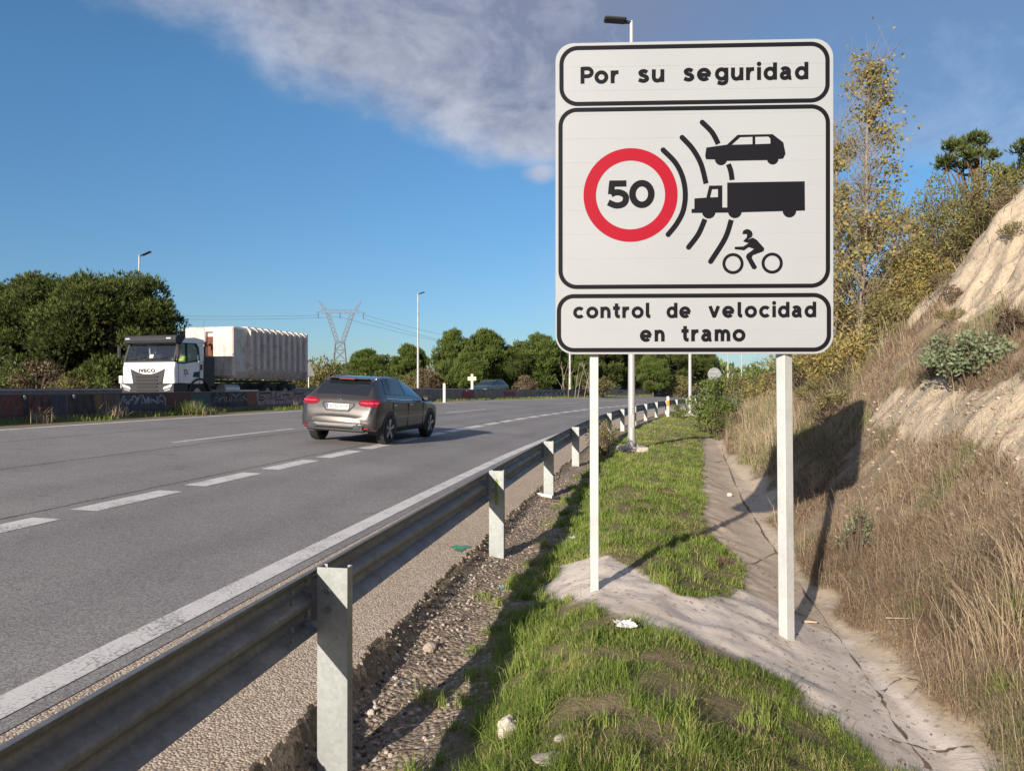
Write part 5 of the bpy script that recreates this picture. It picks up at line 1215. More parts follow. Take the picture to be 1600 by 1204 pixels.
def build_trees():
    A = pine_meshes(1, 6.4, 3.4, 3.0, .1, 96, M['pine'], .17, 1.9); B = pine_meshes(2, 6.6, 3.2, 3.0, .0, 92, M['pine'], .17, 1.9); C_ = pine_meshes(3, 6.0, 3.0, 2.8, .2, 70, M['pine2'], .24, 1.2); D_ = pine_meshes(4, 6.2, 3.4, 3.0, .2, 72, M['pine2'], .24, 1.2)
    fam = [A, B, C_, D_]; base = [6.4, 6.6, 6.0, 6.2]
    def pine(k, px, top, d, label, wide=1.0, rz=0):
        H = topH(px, top, d); s = H / base[k]; plant('pine_tree', fam[k], at(px, d), d, label, 'pine tree', 'pines beyond the far carriageway', s * wide, rz, s)
    pine(0, 178, 424, 40, 'large dark pine just left of the truck cab', 1.02, .3)
    pine(1, 60, 432, 41, 'dark bushy pine left of the largest pine', .95, 2)
    pine(0, -30, 437, 42, 'dark pine cut by the left edge of the photo', 1.0, 4)
    pine(1, 118, 455, 44, 'dark pine filling the gap between the two tall left pines', .9, 1.1)
    pine(1, 232, 478, 42, 'dark pine whose low boughs reach out behind the truck cab', .62, 3.3)
    pine(2, -85, 450, 50, 'pine outside the left edge behind the dark guard rail', 1.0, .5)
    pine(3, 580, 549, 84, 'rounded light green pine below the pylon', 1.15, .2)
    pine(2, 640, 540, 80, 'pine standing directly behind the free-standing street lamp', .85, 1.8)
    pine(2, 618, 566, 88, 'low pine between the rounded pine and the lamp', 1.0, 2.8)
    pine(3, 712, 520, 72, 'tall green pine above the white delineator post', .72, .9)
    pine(2, 758, 518, 73, 'tall green pine above the dark teal car', .8, 2.2)
    pine(3, 735, 545, 68, 'lower green pine in front of the two tall ones above the teal car', .75, 5.2)
    pine(0, 800, 540, 74, 'dark green pine right of the teal car', .9, 1.2)
    pine(3, 838, 526, 76, 'broad green pine touching the left edge of the big sign', 1.0, 4.0)
    pine(1, 872, 535, 80, 'dark pine behind the bare trunks at the sign edge', 1.0, 3.1)
    pine(1, 930, 520, 84, 'dark pine seen under the sign beside its left post', 1.1, .7)
    pine(0, 985, 522, 88, 'dark pine under the sign behind the tall lamp pole', 1.1, 2.6)
    pine(1, 1040, 525, 92, 'dark pine under the sign between the two lamp poles', 1.1, 5.5)
    pine(0, 1092, 540, 95, 'dark pine under the sign at the end of the wood', .85, 3.9)
    pine(2, 900, 548, 77, 'low green pine at the foot of the dark wood under the sign', .8, 1.5)
    pine(3, 1020, 556, 82, 'low green pine between the tall lamp pole and the second pole', .8, .4)
    # bare leaning trunks at the wood's edge
    m_b = M['bark_grey']; mb = MB()
    for k in range(9):
        x = (k - 4) * .42 + random.uniform(-.2, .2); l = random.uniform(-1.0, 1.3); mb.tube([(x, 0, -.3), (x + l * .4, .1, 1.6), (x + l, .2, 3.3)], [.035, .025, .012], 5, cap=False)
        for j in range(4): z = random.uniform(.8, 3); mb.tube([(x + l * z / 3.3, .1, z), (x + l * z / 3.3 + random.uniform(-.7, .7), 0, z + random.uniform(.1, .9))], [.03, .01], 4, cap=False)
    t = thing('bare_shrub', (at(905, 66), 66, float(zg(at(905, 66) - cx(66), 66))), 'clump of bare leaning trunks left of the sign post', 'shrub'); link('stems', mk_mesh('stems', mb.v, mb.f, [m_b], True), t)
    # shrubs along the far side
    G1 = leafy_meshes(11, 1.9, 1.5, 1.2, .1, 26, M['leaf_green'], .13, 1.0); G2 = leafy_meshes(12, 1.9, 1.4, 1.2, .1, 24, M['leaf_brown'], .12, .7); G3 = leafy_meshes(13, 2.0, 1.5, 1.2, .1, 26, M['leaf_olive'], .13, .9)
    def shrub(k, px, top, d, label, wide=1.0, rz=0.0, name='shrub', grp='shrubs along the far verge'):
        H = topH(px, top, d); s = H / [1.9, 1.9, 2.0][k]; plant(name, (G1, G2, G3)[k], at(px, d), d, label, 'shrub', grp, s * wide, rz, s, ('foliage', 'stems'))
    shrub(1, 62, 566, 37, 'brown leafless bush in front of the left pines', 1.0, .5); shrub(0, 12, 570, 37, 'bright green bush at the left edge behind the dark guard rail', 1.0, 1.5)
    shrub(0, 168, 572, 38, 'green bush left of the small white panel', 1.1, 2.5); shrub(2, 118, 582, 37, 'olive bush between the brown bush and the small white panel', 1.0, 3.5)
    shrub(2, 215, 585, 39, 'olive bush hidden low behind the truck cab', 1.0, 3.9); shrub(1, 300, 520, 60, 'dry brown tree top showing between truck cab and container', .8, 1.0)
    shrub(2, 500, 555, 66, 'dark olive bush at the tail of the truck container', .9, 5); shrub(2, 470, 575, 60, 'olive bush under the triangular sign', .9, 2); shrub(0, 535, 574, 86, 'green bush left of the rounded pine', 1.1, 1)
    shrub(1, 668, 576, 70, 'brown bush between the lamp and the white delineator', 1.0, 4.4); shrub(2, 640, 584, 70, 'olive bush right behind the roof of the grey car', 1.0, .4); shrub(0, 560, 580, 80, 'green bush behind the roof of the grey car', 1.3, .9); shrub(2, 690, 580, 72, 'olive bush at the barrier end', 1.0, 2.9)
    shrub(0, 600, 578, 76, 'green bush directly above the grey car roof rail', 1.2, 2.4); shrub(1, 820, 588, 66, 'brown undergrowth right of the teal car', 1.1, 5.1); shrub(2, 940, 585, 70, 'olive undergrowth under the sign beside its left post', 1.2, 3.1); shrub(2, 1060, 585, 84, 'olive undergrowth between the lamp poles', 1.4, 1.1)
    # distant wood line closing the horizon
    parts = []; rng = np.random.default_rng(77)
    for k in range(420):
        px_ = rng.uniform(-300, 1900); d = rng.uniform(190, 330); X = at(px_, d); n = 110; hh = rng.uniform(5, 8.5); c = np.array([X, d, hh * .45]); q = rand_dirs(rng, n); p = c + q * np.array([5, 4, hh * .55]) * (.75 + .3 * rng.random((n, 1)))
        V, F = leaves(p, unit(q + [0, 0, .6]), 1.5, .8, rng); parts.append((V, F, np.repeat(rng.random(n) * .9, 4)))
    o = link('distant_wood', sprays('distant_wood', parts, M['leaf_green'])); tag(o, 'low far-off wood along the horizon behind the roadside trees', 'wood', kind='stuff')
    # bank: bushes and trees on the right
    def bush(seed, px, top, d, Rx, mat, label, leaf=.06, ncl=26, dens=1.0, fill=.6, name='shrub', cat='shrub', Ry=None, tw=22, z0=.05, aspect=.6, up=.5, bark='twig', shell=.6):
        H = max(.25, topH(px, top, d)); ms = leafy_meshes(seed, H, Rx, Ry or Rx * .9, z0 * H, ncl, M[mat], leaf, dens, bark, fill, up, min(.018 * H + .006, .02), tw, aspect, shell)
        return plant(name, ms, at(px, d), d, label, cat, None, 1, 0, None, ('foliage', 'stems'))
    bush(21, 1110, 588, 29, 1.15, 'leaf_green', 'dense green bush at the end of the grass verge right of the second lamp pole', .10, 34, 1.1); bush(22, 1128, 612, 25.5, .62, 'leaf_green', 'smaller green bush in front at the head of the gutter', .08, 20, 1.0)
    bush(23, 1168, 572, 44, 2.2, 'leaf_olive', 'yellow green bush on the bank foot under the sign between bush and post', .15, 34, .9); bush(24, 1205, 576, 36, 1.6, 'leaf_autumn', 'yellow autumn bush left of the right sign post', .12, 26, .8); bush(25, 1188, 566, 50, 2.4, 'leaf_green', 'green bush behind the yellow bush at the left of the right post', .16, 30, .8)
    bush(26, 1060, 632, 37.5, .5, 'leaf_green', 'small dark green bush at the foot of the second lamp pole', .07, 14, 1.0); bush(27, 943, 652, 17.5, .42, 'leaf_olive', 'flowering weed clump behind the guard rail beside the left sign post', .05, 16, .7, .5)
    bush(28, 1285, 535, 24, 1.9, 'leaf_olive', 'olive bush on the bank just right of the sign post', .09, 34, .9); bush(29, 1325, 478, 22.5, 2.1, 'leaf_autumn', 'broad ochre bush below the slender poplar', .085, 44, .8, .5); bush(30, 1395, 448, 21, 2.0, 'leaf_autumn', 'ochre bush right of the poplar foot', .085, 40, .7, .45)
    bush(31, 1440, 415, 20, 1.7, 'leaf_autumn', 'golden bush leaning over the edge of the bare dirt cliff', .08, 36, .6, .42); bush(32, 1375, 500, 19, 1.5, 'leaf_brown', 'brown twiggy bush below the ochre bushes', .06, 30, .7, .45, tw=50); bush(33, 1310, 545, 19, 1.2, 'leaf_autumn', 'low golden bush close to the right edge of the sign', .06, 26, .8)
    bush(34, 1485, 300, 22, 1.6, 'leaf_olive', 'loose yellow green tree left of the small pine on the cliff top', .10, 34, .7, .4, z0=.1, tw=30); bush(35, 1555, 275, 20, 1.4, 'leaf_olive', 'olive bush right of the small pine on the cliff top', .08, 34, 1.0); bush(36, 1452, 340, 21.5, 1.5, 'leaf_autumn', 'golden bush below the loose tree on the cliff top', .09, 30, .6, .4, tw=30)
    bush(37, 1520, 330, 19.5, 1.1, 'leaf_olive', 'low olive scrub on the upper rim of the dirt cliff', .07, 26, .8); bush(38, 1514, 516, pix(1514, 596)[1], .60, 'leaf_silver', 'silvery green shrub on the slope below the cliff', .055, 44, 1.0, .8, shell=.5); bush(39, 1462, 552, pix(1462, 596)[1], .34, 'leaf_silver', 'small silvery shrub left of the bigger one', .05, 18, .9, .7)
    bush(40, 1590, 540, 9.2, .45, 'leaf_brown', 'brown heather bush at the right edge', .04, 26, 1.0, .7, tw=40); bush(41, 1300, 590, 14, .7, 'leaf_olive', 'low olive scrub on the slope right of the post', .05, 22, .8); bush(42, 1240, 570, 26, 1.2, 'leaf_brown', 'brown scrub directly right of the right sign post', .08, 24, .8, .5, tw=40)
    bush(43, 1335, 775, 7.6, .2, 'leaf_silver', 'tiny blue-green thistle on the dry slope', .04, 14, .8, .7, name='thistle', cat='weed', up=1.2, aspect=.3)
    bush(44, 1420, 470, 17.5, 1.1, 'leaf_brown', 'thorny brown thicket on the left rim of the dirt cliff', .06, 30, .7, .45, tw=60); bush(45, 1345, 455, 25, 2.3, 'leaf_autumn', 'far ochre thicket behind the poplar stem', .10, 40, .7, .45)
    bush(46, 1255, 545, 31, 2.0, 'leaf_autumn', 'ochre thicket behind the post at the sign corner', .11, 32, .8, .5)
    # slender poplar: bright stem, ascending twigs, sparse leaves
    def poplar(px_, top, d, seed, label, rad, nbr, leafn, leaf, lean=0):
        rng = np.random.default_rng(seed); X = at(px_, d); H = topH(px_, top, d); z = float(zg(X - cx(d), d)); t = thing('poplar_tree', (X, d, z), label, 'tree'); mb = MB(); pts = [Vector((lean * k / 8 + rng.normal() * .03, 0, -.3 if k == 0 else H * k / 8)) for k in range(9)]
        mb.tube(pts, [.06 * (1 - k / 9) + .012 for k in range(9)], 8); P_ = []
        for k in range(nbr):
            q = .12 + .86 * rng.random(); i = min(int(q * 8), 7); a = pts[i].lerp(pts[i + 1], q * 8 - i); an = rng.random() * 6.28; L_ = rad * (1.05 - q * .78) * (.6 + .6 * rng.random()) + .25
            dv = Vector((math.cos(an), math.sin(an), .75 + .5 * rng.random())).normalized(); b = a + dv * L_ * .6; c = b + (dv + Vector((0, 0, .5))).normalized() * L_ * .5; mb.tube([a, b, c], [.014, .008, .003], 4, cap=False)
            for j in range(5):
                s0 = a.lerp(b, rng.random()) if rng.random() < .4 else b.lerp(c, rng.random()); e = s0 + Vector(rng.normal(size=3)) * .28 + Vector((0, 0, .15)); mb.tube([s0, e], [.005, .002], 3, cap=False)
                for _ in range(leafn): P_.append(s0.lerp(e, rng.random() * 1.1) + Vector(rng.normal(size=3)) * .05)
        link('trunk', mk_mesh('trunk', mb.v, mb.f, [M['bark_grey']], True), t); P_ = np.array(P_); n = len(P_)
        keep = fbm(P_[:, 2] * 1.6, P_[:, 0] * 1.6, seed) > .42 + .05 * (P_[:, 2] > H * .55); P_ = P_[keep]; n = len(P_)
        V, F = leaves(P_, unit(rand_dirs(rng, n) + [0, 0, -.4]), leaf * (.7 + .6 * rng.random(n)), leaf * .8, rng); link('leaves', sprays('leaves', [(V, F, np.repeat(rng.random(n), 4))], M['leaf_autumn']), t)
    poplar(1343, 112, 17.5, 5, 'slender poplar with sparse yellow leaves right of the sign', 1.15, 170, 9, .085, .25)
    poplar(1310, 190, 19, 6, 'thin yellowing poplar half hidden by the sign edge', 1.0, 130, 10, .085, -.1); poplar(1385, 300, 19, 8, 'short bare-branched poplar right of the slender one', 1.0, 70, 6, .08, .3)
    poplar(1430, 350, 21, 9, 'thin golden sapling at the cliff rim', .8, 60, 9, .08, .1)
    rs = np.random.default_rng(31)
    for k, (u_, d_) in enumerate(((5.3, 13.2), (6.1, 12.6), (5.7, 14.6), (5.2, 15.6), (6.6, 13.8), (4.9, 12.2))):
        X_ = u_ + float(cx(d_)); ms = leafy_meshes(80 + k, .34 + .12 * rs.random(), .28, .26, .02, 12, M[('leaf_brown', 'leaf_olive')[k % 2]], .035, .9, 'twig', .7, .6, .006, 16)
        plant('shrub', ms, X_, d_, ('brown', 'olive', 'brown', 'olive', 'brown', 'olive')[k] + ' scrub tuft clinging to the bare dirt cliff, ' + ('lower middle', 'near the right edge', 'centre', 'lower left', 'topmost', 'lowest')[k], 'shrub', 'scrub tufts on the dirt cliff', 1, 0, None, ('foliage', 'stems'))
    # small umbrella pines on the cliff top
    for k, (px_, top, d, lab) in enumerate(((1518, 212, 19.5, 'small crooked pine on the cliff top'), (1600, 222, 18.5, 'small pine at the upper right corner of the cliff'))):
        H = topH(px_, top, d); plant('pine_tree', pine_meshes(51 + k, H, .80, .8, H - 1.35, 15, M['pine'], .11, 1.3), at(px_, d), d, lab, 'pine tree')
    for k, (px_, top, d, Rx, mt, lab) in enumerate(((1475, 262, 18.5, .9, 'leaf_olive', 'olive thicket at the foot of the small crooked pine'), (1540, 262, 18, .8, 'leaf_olive', 'dull olive thicket between the two small pines'), (1580, 262, 16.5, .6, 'leaf_olive', 'olive scrub hanging over the top of the cliff'),
            (1330, 400, 19.5, 1.7, 'leaf_autumn', 'dense ochre bush around the stem of the slender poplar'), (1420, 385, 18.5, 1.3, 'leaf_autumn', 'dense golden bush beside the upper dirt cliff'), (1400, 450, 16.5, 1.2, 'leaf_olive', 'olive bush at the lower end of the dirt cliff'), (1325, 500, 16, 1.2, 'leaf_autumn', 'ochre bush low on the slope beside the sign corner'))):
        bush(60 + k, px_, top, d, Rx, mt, lab, .065, 40, 1.0, .55)
build_trees()
# ------------------------------------------------------------------ grasses
def blades(name, X, D, h, w, rng, mat, lean=.5, curl=1.0, lift=0.0, bias=(0, 0), r_=None, seg=2, clump=None):
    n = len(X); Z = zg(X - cx(D), D) - .01 + lift; an = rng.random(n) * 2 * np.pi; wd = np.stack([np.cos(an), np.sin(an), 0 * an], 1) * (w * .5)[:, None]
    la = rng.random(n) * 2 * np.pi; lm = np.abs(rng.normal(size=n)) * lean; L = np.stack([np.cos(la) * lm + bias[0], np.sin(la) * lm + bias[1], 0 * la], 1)
    B = np.stack([X, D, Z], 1); up = np.array([0, 0, 1.0])
    drop = np.clip(1 - .35 * (lm ** 2) * curl, .25, 1)
    m1 = B + (L * .22) * h[:, None] + up * (h * .5)[:, None]; tip = B + (L * (.75 * curl + .15)) * h[:, None] + up * (h * drop)[:, None]
    V = np.stack([B - wd, B + wd, m1 - wd * .8, m1 + wd * .8, tip], 1).reshape(-1, 3); i = np.arange(n)[:, None] * 5
    F = np.concatenate([i + [0, 1, 3], i + [0, 3, 2], i + [2, 3, 4]], 1).reshape(-1, 3)
    rn = rng.random(n) if r_ is None else r_
    return mk_mesh(name, V, F, [mat], False, None, {'rnd': np.repeat(rn, 5)})
def build_grass():
    rng = np.random.default_rng(99)
    def sample(n, u0, u1, d0, d1, p=1.0):
        q = rng.random(n); D = d0 * (d1 / d0) ** q if p == 1 else (d0 ** (1 - p) + q * (d1 ** (1 - p) - d0 ** (1 - p))) ** (1 / (1 - p)); U = u0 + (u1 - u0) * rng.random(n); return U + cx(D), D, U
    # green verge
    for (n, d0, d1, sc) in ((420000, 2.3, 9, 1.0), (200000, 9, 58, 1.0)):
        X, D, U = sample(n, -1.45, 2.1, d0, d1, 1.5); sand, gut, grav, bank, bare, u = zones(X, D)
        dn = fbm(X * 2.2, D * 2.2, 90); pat = fbm(X * .7, D * .7, 91)
        edge = sstep(U + (dn - .5) * 1.1, -1.25, -.75)
        edge = np.where(D > 9, sstep(U + (dn - .5) * .8, -1.5, -1.1), edge)
        dens = np.clip((dn - .24) * 5, 0, 1) * np.clip((fbm(X * 7, D * 7, 94) - .2) * 4, .35, 1) * edge * (1 - sstep(U, 1.3, 1.7) * (D < 9)) * (1 - .4 * sstep(pat, .5, .7))
        dens = dens * np.where(D > 24, 1, 1 - sstep(U, 1.2 + 0 * D, 1.45)) * (1 - .5 * sstep(D, 14, 22) * (pat > .45))
        dens = dens * ((X - 3.06) ** 2 + (D - 19) ** 2 > .24) * ((X - 9.83) ** 2 + (D - 41) ** 2 > .4)
        k = (rng.random(n) < dens) & (sand < .5) & (gut < .5) & (bank < .6)
        X, D, U, dn, pat = X[k], D[k], U[k], dn[k], pat[k]; m_ = len(X); h = (.016 + .048 * rng.random(m_) ** 1.5) * (.35 + 1.25 * sstep(fbm(X * 4.5, D * 4.5, 92), .3, .7)) * (1 + .25 * (D > 9)); w = .0036 * (np.maximum(D, 4) / 4) ** .8 * (.7 + .6 * rng.random(m_))
        rn = np.clip(rng.random(m_) * .62 + (fbm(X * 1.3, D * 1.3, 93) - .45) * .7 + (fbm(X * 6, D * 6, 193) - .5) * .7 + .25 * sstep(D, 10, 25) * rng.random(m_), 0, 1)
        rn = np.where(rng.random(m_) < .06 + .22 * (fbm(X * 2.6, D * 2.6, 194) > .60), .93 + .07 * rng.random(m_), rn)
        o = link('grass', blades('grass', X, D, h, w, rng, M['grass'], 1.0, 1.0, 0, (0, 0), rn)); tag(o, 'short green grass on the verge between guard rail and gutter', 'grass', kind='stuff')
    # taller tufts at the edges of the lawn patches
    ce = []
    for _ in range(420):
        D = 2.6 * (20 / 2.6) ** rng.random(); U = rng.choice([rng.normal(-.95, .18), rng.uniform(-.9, 1.2)]); X = U + float(cx(D)); sand, gut, *_r = zones(np.array([X]), np.array([D]))
        if sand[0] < .5 and gut[0] < .5 and not (U > 1.1 and D < 9): ce.append((X, D))
    ce = np.array(ce); idx = rng.integers(len(ce), size=26000); an = rng.random(26000) * 6.28; rr = np.abs(rng.normal(size=26000)) * .05; X = ce[idx, 0] + np.cos(an) * rr; D = ce[idx, 1] + np.sin(an) * rr
    h = (.05 + .075 * rng.random(26000)) * (.6 + .8 * rng.random(len(ce))[idx]); o = link('grass', blades('grass', X, D, h, .0042 * (np.maximum(D, 4) / 4) ** .7, rng, M['grass'], .8, 1.2, 0, (0, 0), np.clip(rng.random(26000) * .5 + rng.random(len(ce))[idx] * .5, 0, 1))); tag(o, 'taller grass tufts fringing the lawn patches on the verge', 'grass', kind='stuff')
    # dry slope: a mat of short thatch, then long stalks
    for (n, d0, d1, h0, h1, w0, lean, cov, nm) in ((420000, 2.2, 13, .05, .17, .0032, 1.7, .85, 'thatch'), (170000, 13, 75, .10, .36, .0035, 1.0, .85, 'thatch'), (26000, 2.2, 14, .22, .55, .0026, .6, .45, 'stalk'), (45000, 14, 70, .35, .8, .0032, .4, .5, 'stalk')):
        X, D, U = sample(n, 1.5, 8.0, d0, d1, 1.3); sand, gut, grav, bank, bare, u = zones(X, D); dn = fbm(X * 1.5, D * 1.5, 95); fine = fbm(X * 5, D * 5, 96)
        pr = np.clip((dn - .28) * 4, 0, 1) * cov * (bank > .5) * (1 - .92 * (bare > .5)) * (1 - .4 * sstep(U, 5.0, 6.2) * (D < 24)) * (gut < .5) * (sand < .5) * (fine > .33)
        if nm == 'stalk': pr = pr * sstep(dn, .40, .58)
        k = rng.random(n) < pr; X, D, U, dn = X[k], D[k], U[k], dn[k]; m_ = len(X)
        h = (h0 + (h1 - h0) * rng.random(m_) ** 1.3) * (.55 + .9 * dn); w = w0 * (np.maximum(D, 4) / 4) ** .85 * (.6 + .8 * rng.random(m_))
        rn = np.clip(rng.random(m_) * .6 + (fbm(X * .9, D * .9, 97) - .35) * .75 + (.12 if nm == 'stalk' else -.05), 0, 1); rn = np.where(rn > .93, np.where(rng.random(m_) < .7, .88, rn), rn)
        gr = (fbm(X * 1.1 + 40, D * 1.1, 98) > .56) & (rng.random(m_) < .55); rn = np.where(gr, .99, rn)
        o = link('dry_grass', blades('dry_grass', X, D, h, w, rng, M['drygrass'], lean, 1.1, 0, (-.12, -.08), rn)); tag(o, {'thatch': 'brown dry thatch covering the slope', 'stalk': 'long straw-coloured stalks standing on the slope'}[nm], 'dry grass', kind='stuff')
    # tussocks: each one a thing
    def tussock(px_, py_, n, h, spread, label, mat='drygrass', bias=(0, 0), w=.004, lo=.5, name='grass_tussock', pts=None):
        X0, D0 = pts if pts else pix(px_, py_); an = rng.random(n) * 6.28; rr = np.abs(rng.normal(size=n)) * spread * .35; X = X0 + np.cos(an) * rr; D = D0 + np.sin(an) * rr
        z0 = float(zg(X0 - cx(D0), D0)); me = blades('blades', X, D, h * (.45 + .6 * rng.random(n)), np.full(n, w) * (.5 + .7 * rng.random(n)), rng, M[mat], .95, 1.4, 0, bias, np.clip(lo + rng.random(n) * .45, 0, .93) if mat == 'drygrass' else rng.random(n))
        co = np.empty(len(me.vertices) * 3, np.float32); me.vertices.foreach_get('co', co); co = co.reshape(-1, 3) - [X0, D0, z0]; me.vertices.foreach_set('co', co.astype(np.float32).ravel()); me.update()
        t = link(name, me, None, (X0, D0, z0)); tag(t, label, 'grass tuft'); return t
    tussock(1560, 1010, 200, .8, .5, 'big straw-coloured tussock arching from the right edge', bias=(-.45, -.1), w=.0045)
    tussock(1600, 900, 150, .75, .5, 'straw tussock higher up at the right edge', bias=(-.35, 0), w=.0045); tussock(1480, 905, 90, .5, .45, 'straw tussock left of the big arching one', bias=(-.3, .1)); tussock(1395, 790, 70, .42, .35, 'straw tussock on the slope right of the post shadow', bias=(-.25, 0))
    tussock(1275, 770, 160, .5, .2, 'tall straw tuft just right of the right post', bias=(-.1, 0)); tussock(1190, 705, 260, .75, .35, 'pale straw tuft left of the right post beyond the gutter', lo=.6, w=.007); tussock(1215, 680, 260, .8, .4, 'pale straw tuft behind the right post', lo=.65, w=.008); tussock(1165, 690, 200, .6, .3, 'pale straw tuft at the gutter head', lo=.6, w=.008)
    tussock(1590, 960, 160, .3, .16, 'green tuft at the right edge of the slope', 'grass', (-.2, 0), .005); tussock(1430, 955, 220, .14, .2, 'low green tuft above the gutter bend', 'grass'); tussock(1560, 1090, 240, .2, .25, 'green tuft near the lower right corner', 'grass')
    tussock(1130, 880, 260, .11, .14, 'reddish brown dry tuft at the tip of the lawn patch', lo=.05); tussock(845, 880, 260, .13, .12, 'yellowed tuft beside the white stone patch', lo=.5)
    # weeds at the foot of the barrier
    def bar_pt(px_, u): q = np.linspace(10, 120, 6000); d = float(q[np.argmin(abs((u + cx(q)) / q - (px_ - 800) / FPX))]); return (u + float(cx(d)), d)
    tussock(0, 0, 500, .55, .9, 'big yellow green weed clump against the painted barrier below the truck', 'grass', w=.018, pts=bar_pt(290, -15.25)); tussock(0, 0, 260, .5, .7, 'orange-brown weed clump beside the yellow green one', lo=.3, w=.016, pts=bar_pt(302, -15.15))
    tussock(0, 0, 120, .4, .5, 'dry weeds at the barrier foot near the pink graffiti', lo=.4, w=.016, pts=bar_pt(458, -15.25)); tussock(0, 0, 160, .5, .6, 'straw weeds at the barrier foot left of the white panel', lo=.5, w=.012, pts=bar_pt(172, -15.25)); tussock(0, 0, 160, .45, .7, 'straw weeds at the barrier foot under the maroon graffiti', lo=.5, w=.012, pts=bar_pt(60, -15.25))
    n = 26000; X, D, U = sample(n, -15.42, -14.75, 8, 100, 1.2); pr = (U < -14.95 + (fbm(D * .8, D * 0, 101) - .5) * .7) & (rng.random(n) < np.clip((fbm(D * 1.1, U * 3, 102) - .3) * 3, 0, 1)); X, D = X[pr], D[pr]; m_ = len(X)
    rn = np.clip(rng.random(m_) * .5 + (fbm(D * .5, D * 0, 103)) * .5, 0, 1); o = link('roadside_weeds', blades('roadside_weeds', X, D, .06 + .16 * rng.random(m_) ** 2, .009 * (D / 12) ** .9, rng, M['grass'], .6, 1, 0, (0, 0), rn)); tag(o, 'thin strip of weeds along the foot of the median barrier', 'weeds', kind='stuff')
    # far verge ground cover behind the far guard rail
    n = 60000; X, D, U = sample(n, -60, -25.2, 20, 130, 1.2); o = link('verge_scrub', blades('verge_scrub', X, D, .2 + .5 * rng.random(n), .03 * (D / 25) ** .9, rng, M['drygrass'], .5, 1, 0, (0, 0), rng.random(n))); tag(o, 'rough dry scrub on the far verge below the pines', 'scrub', kind='stuff')
build_grass()
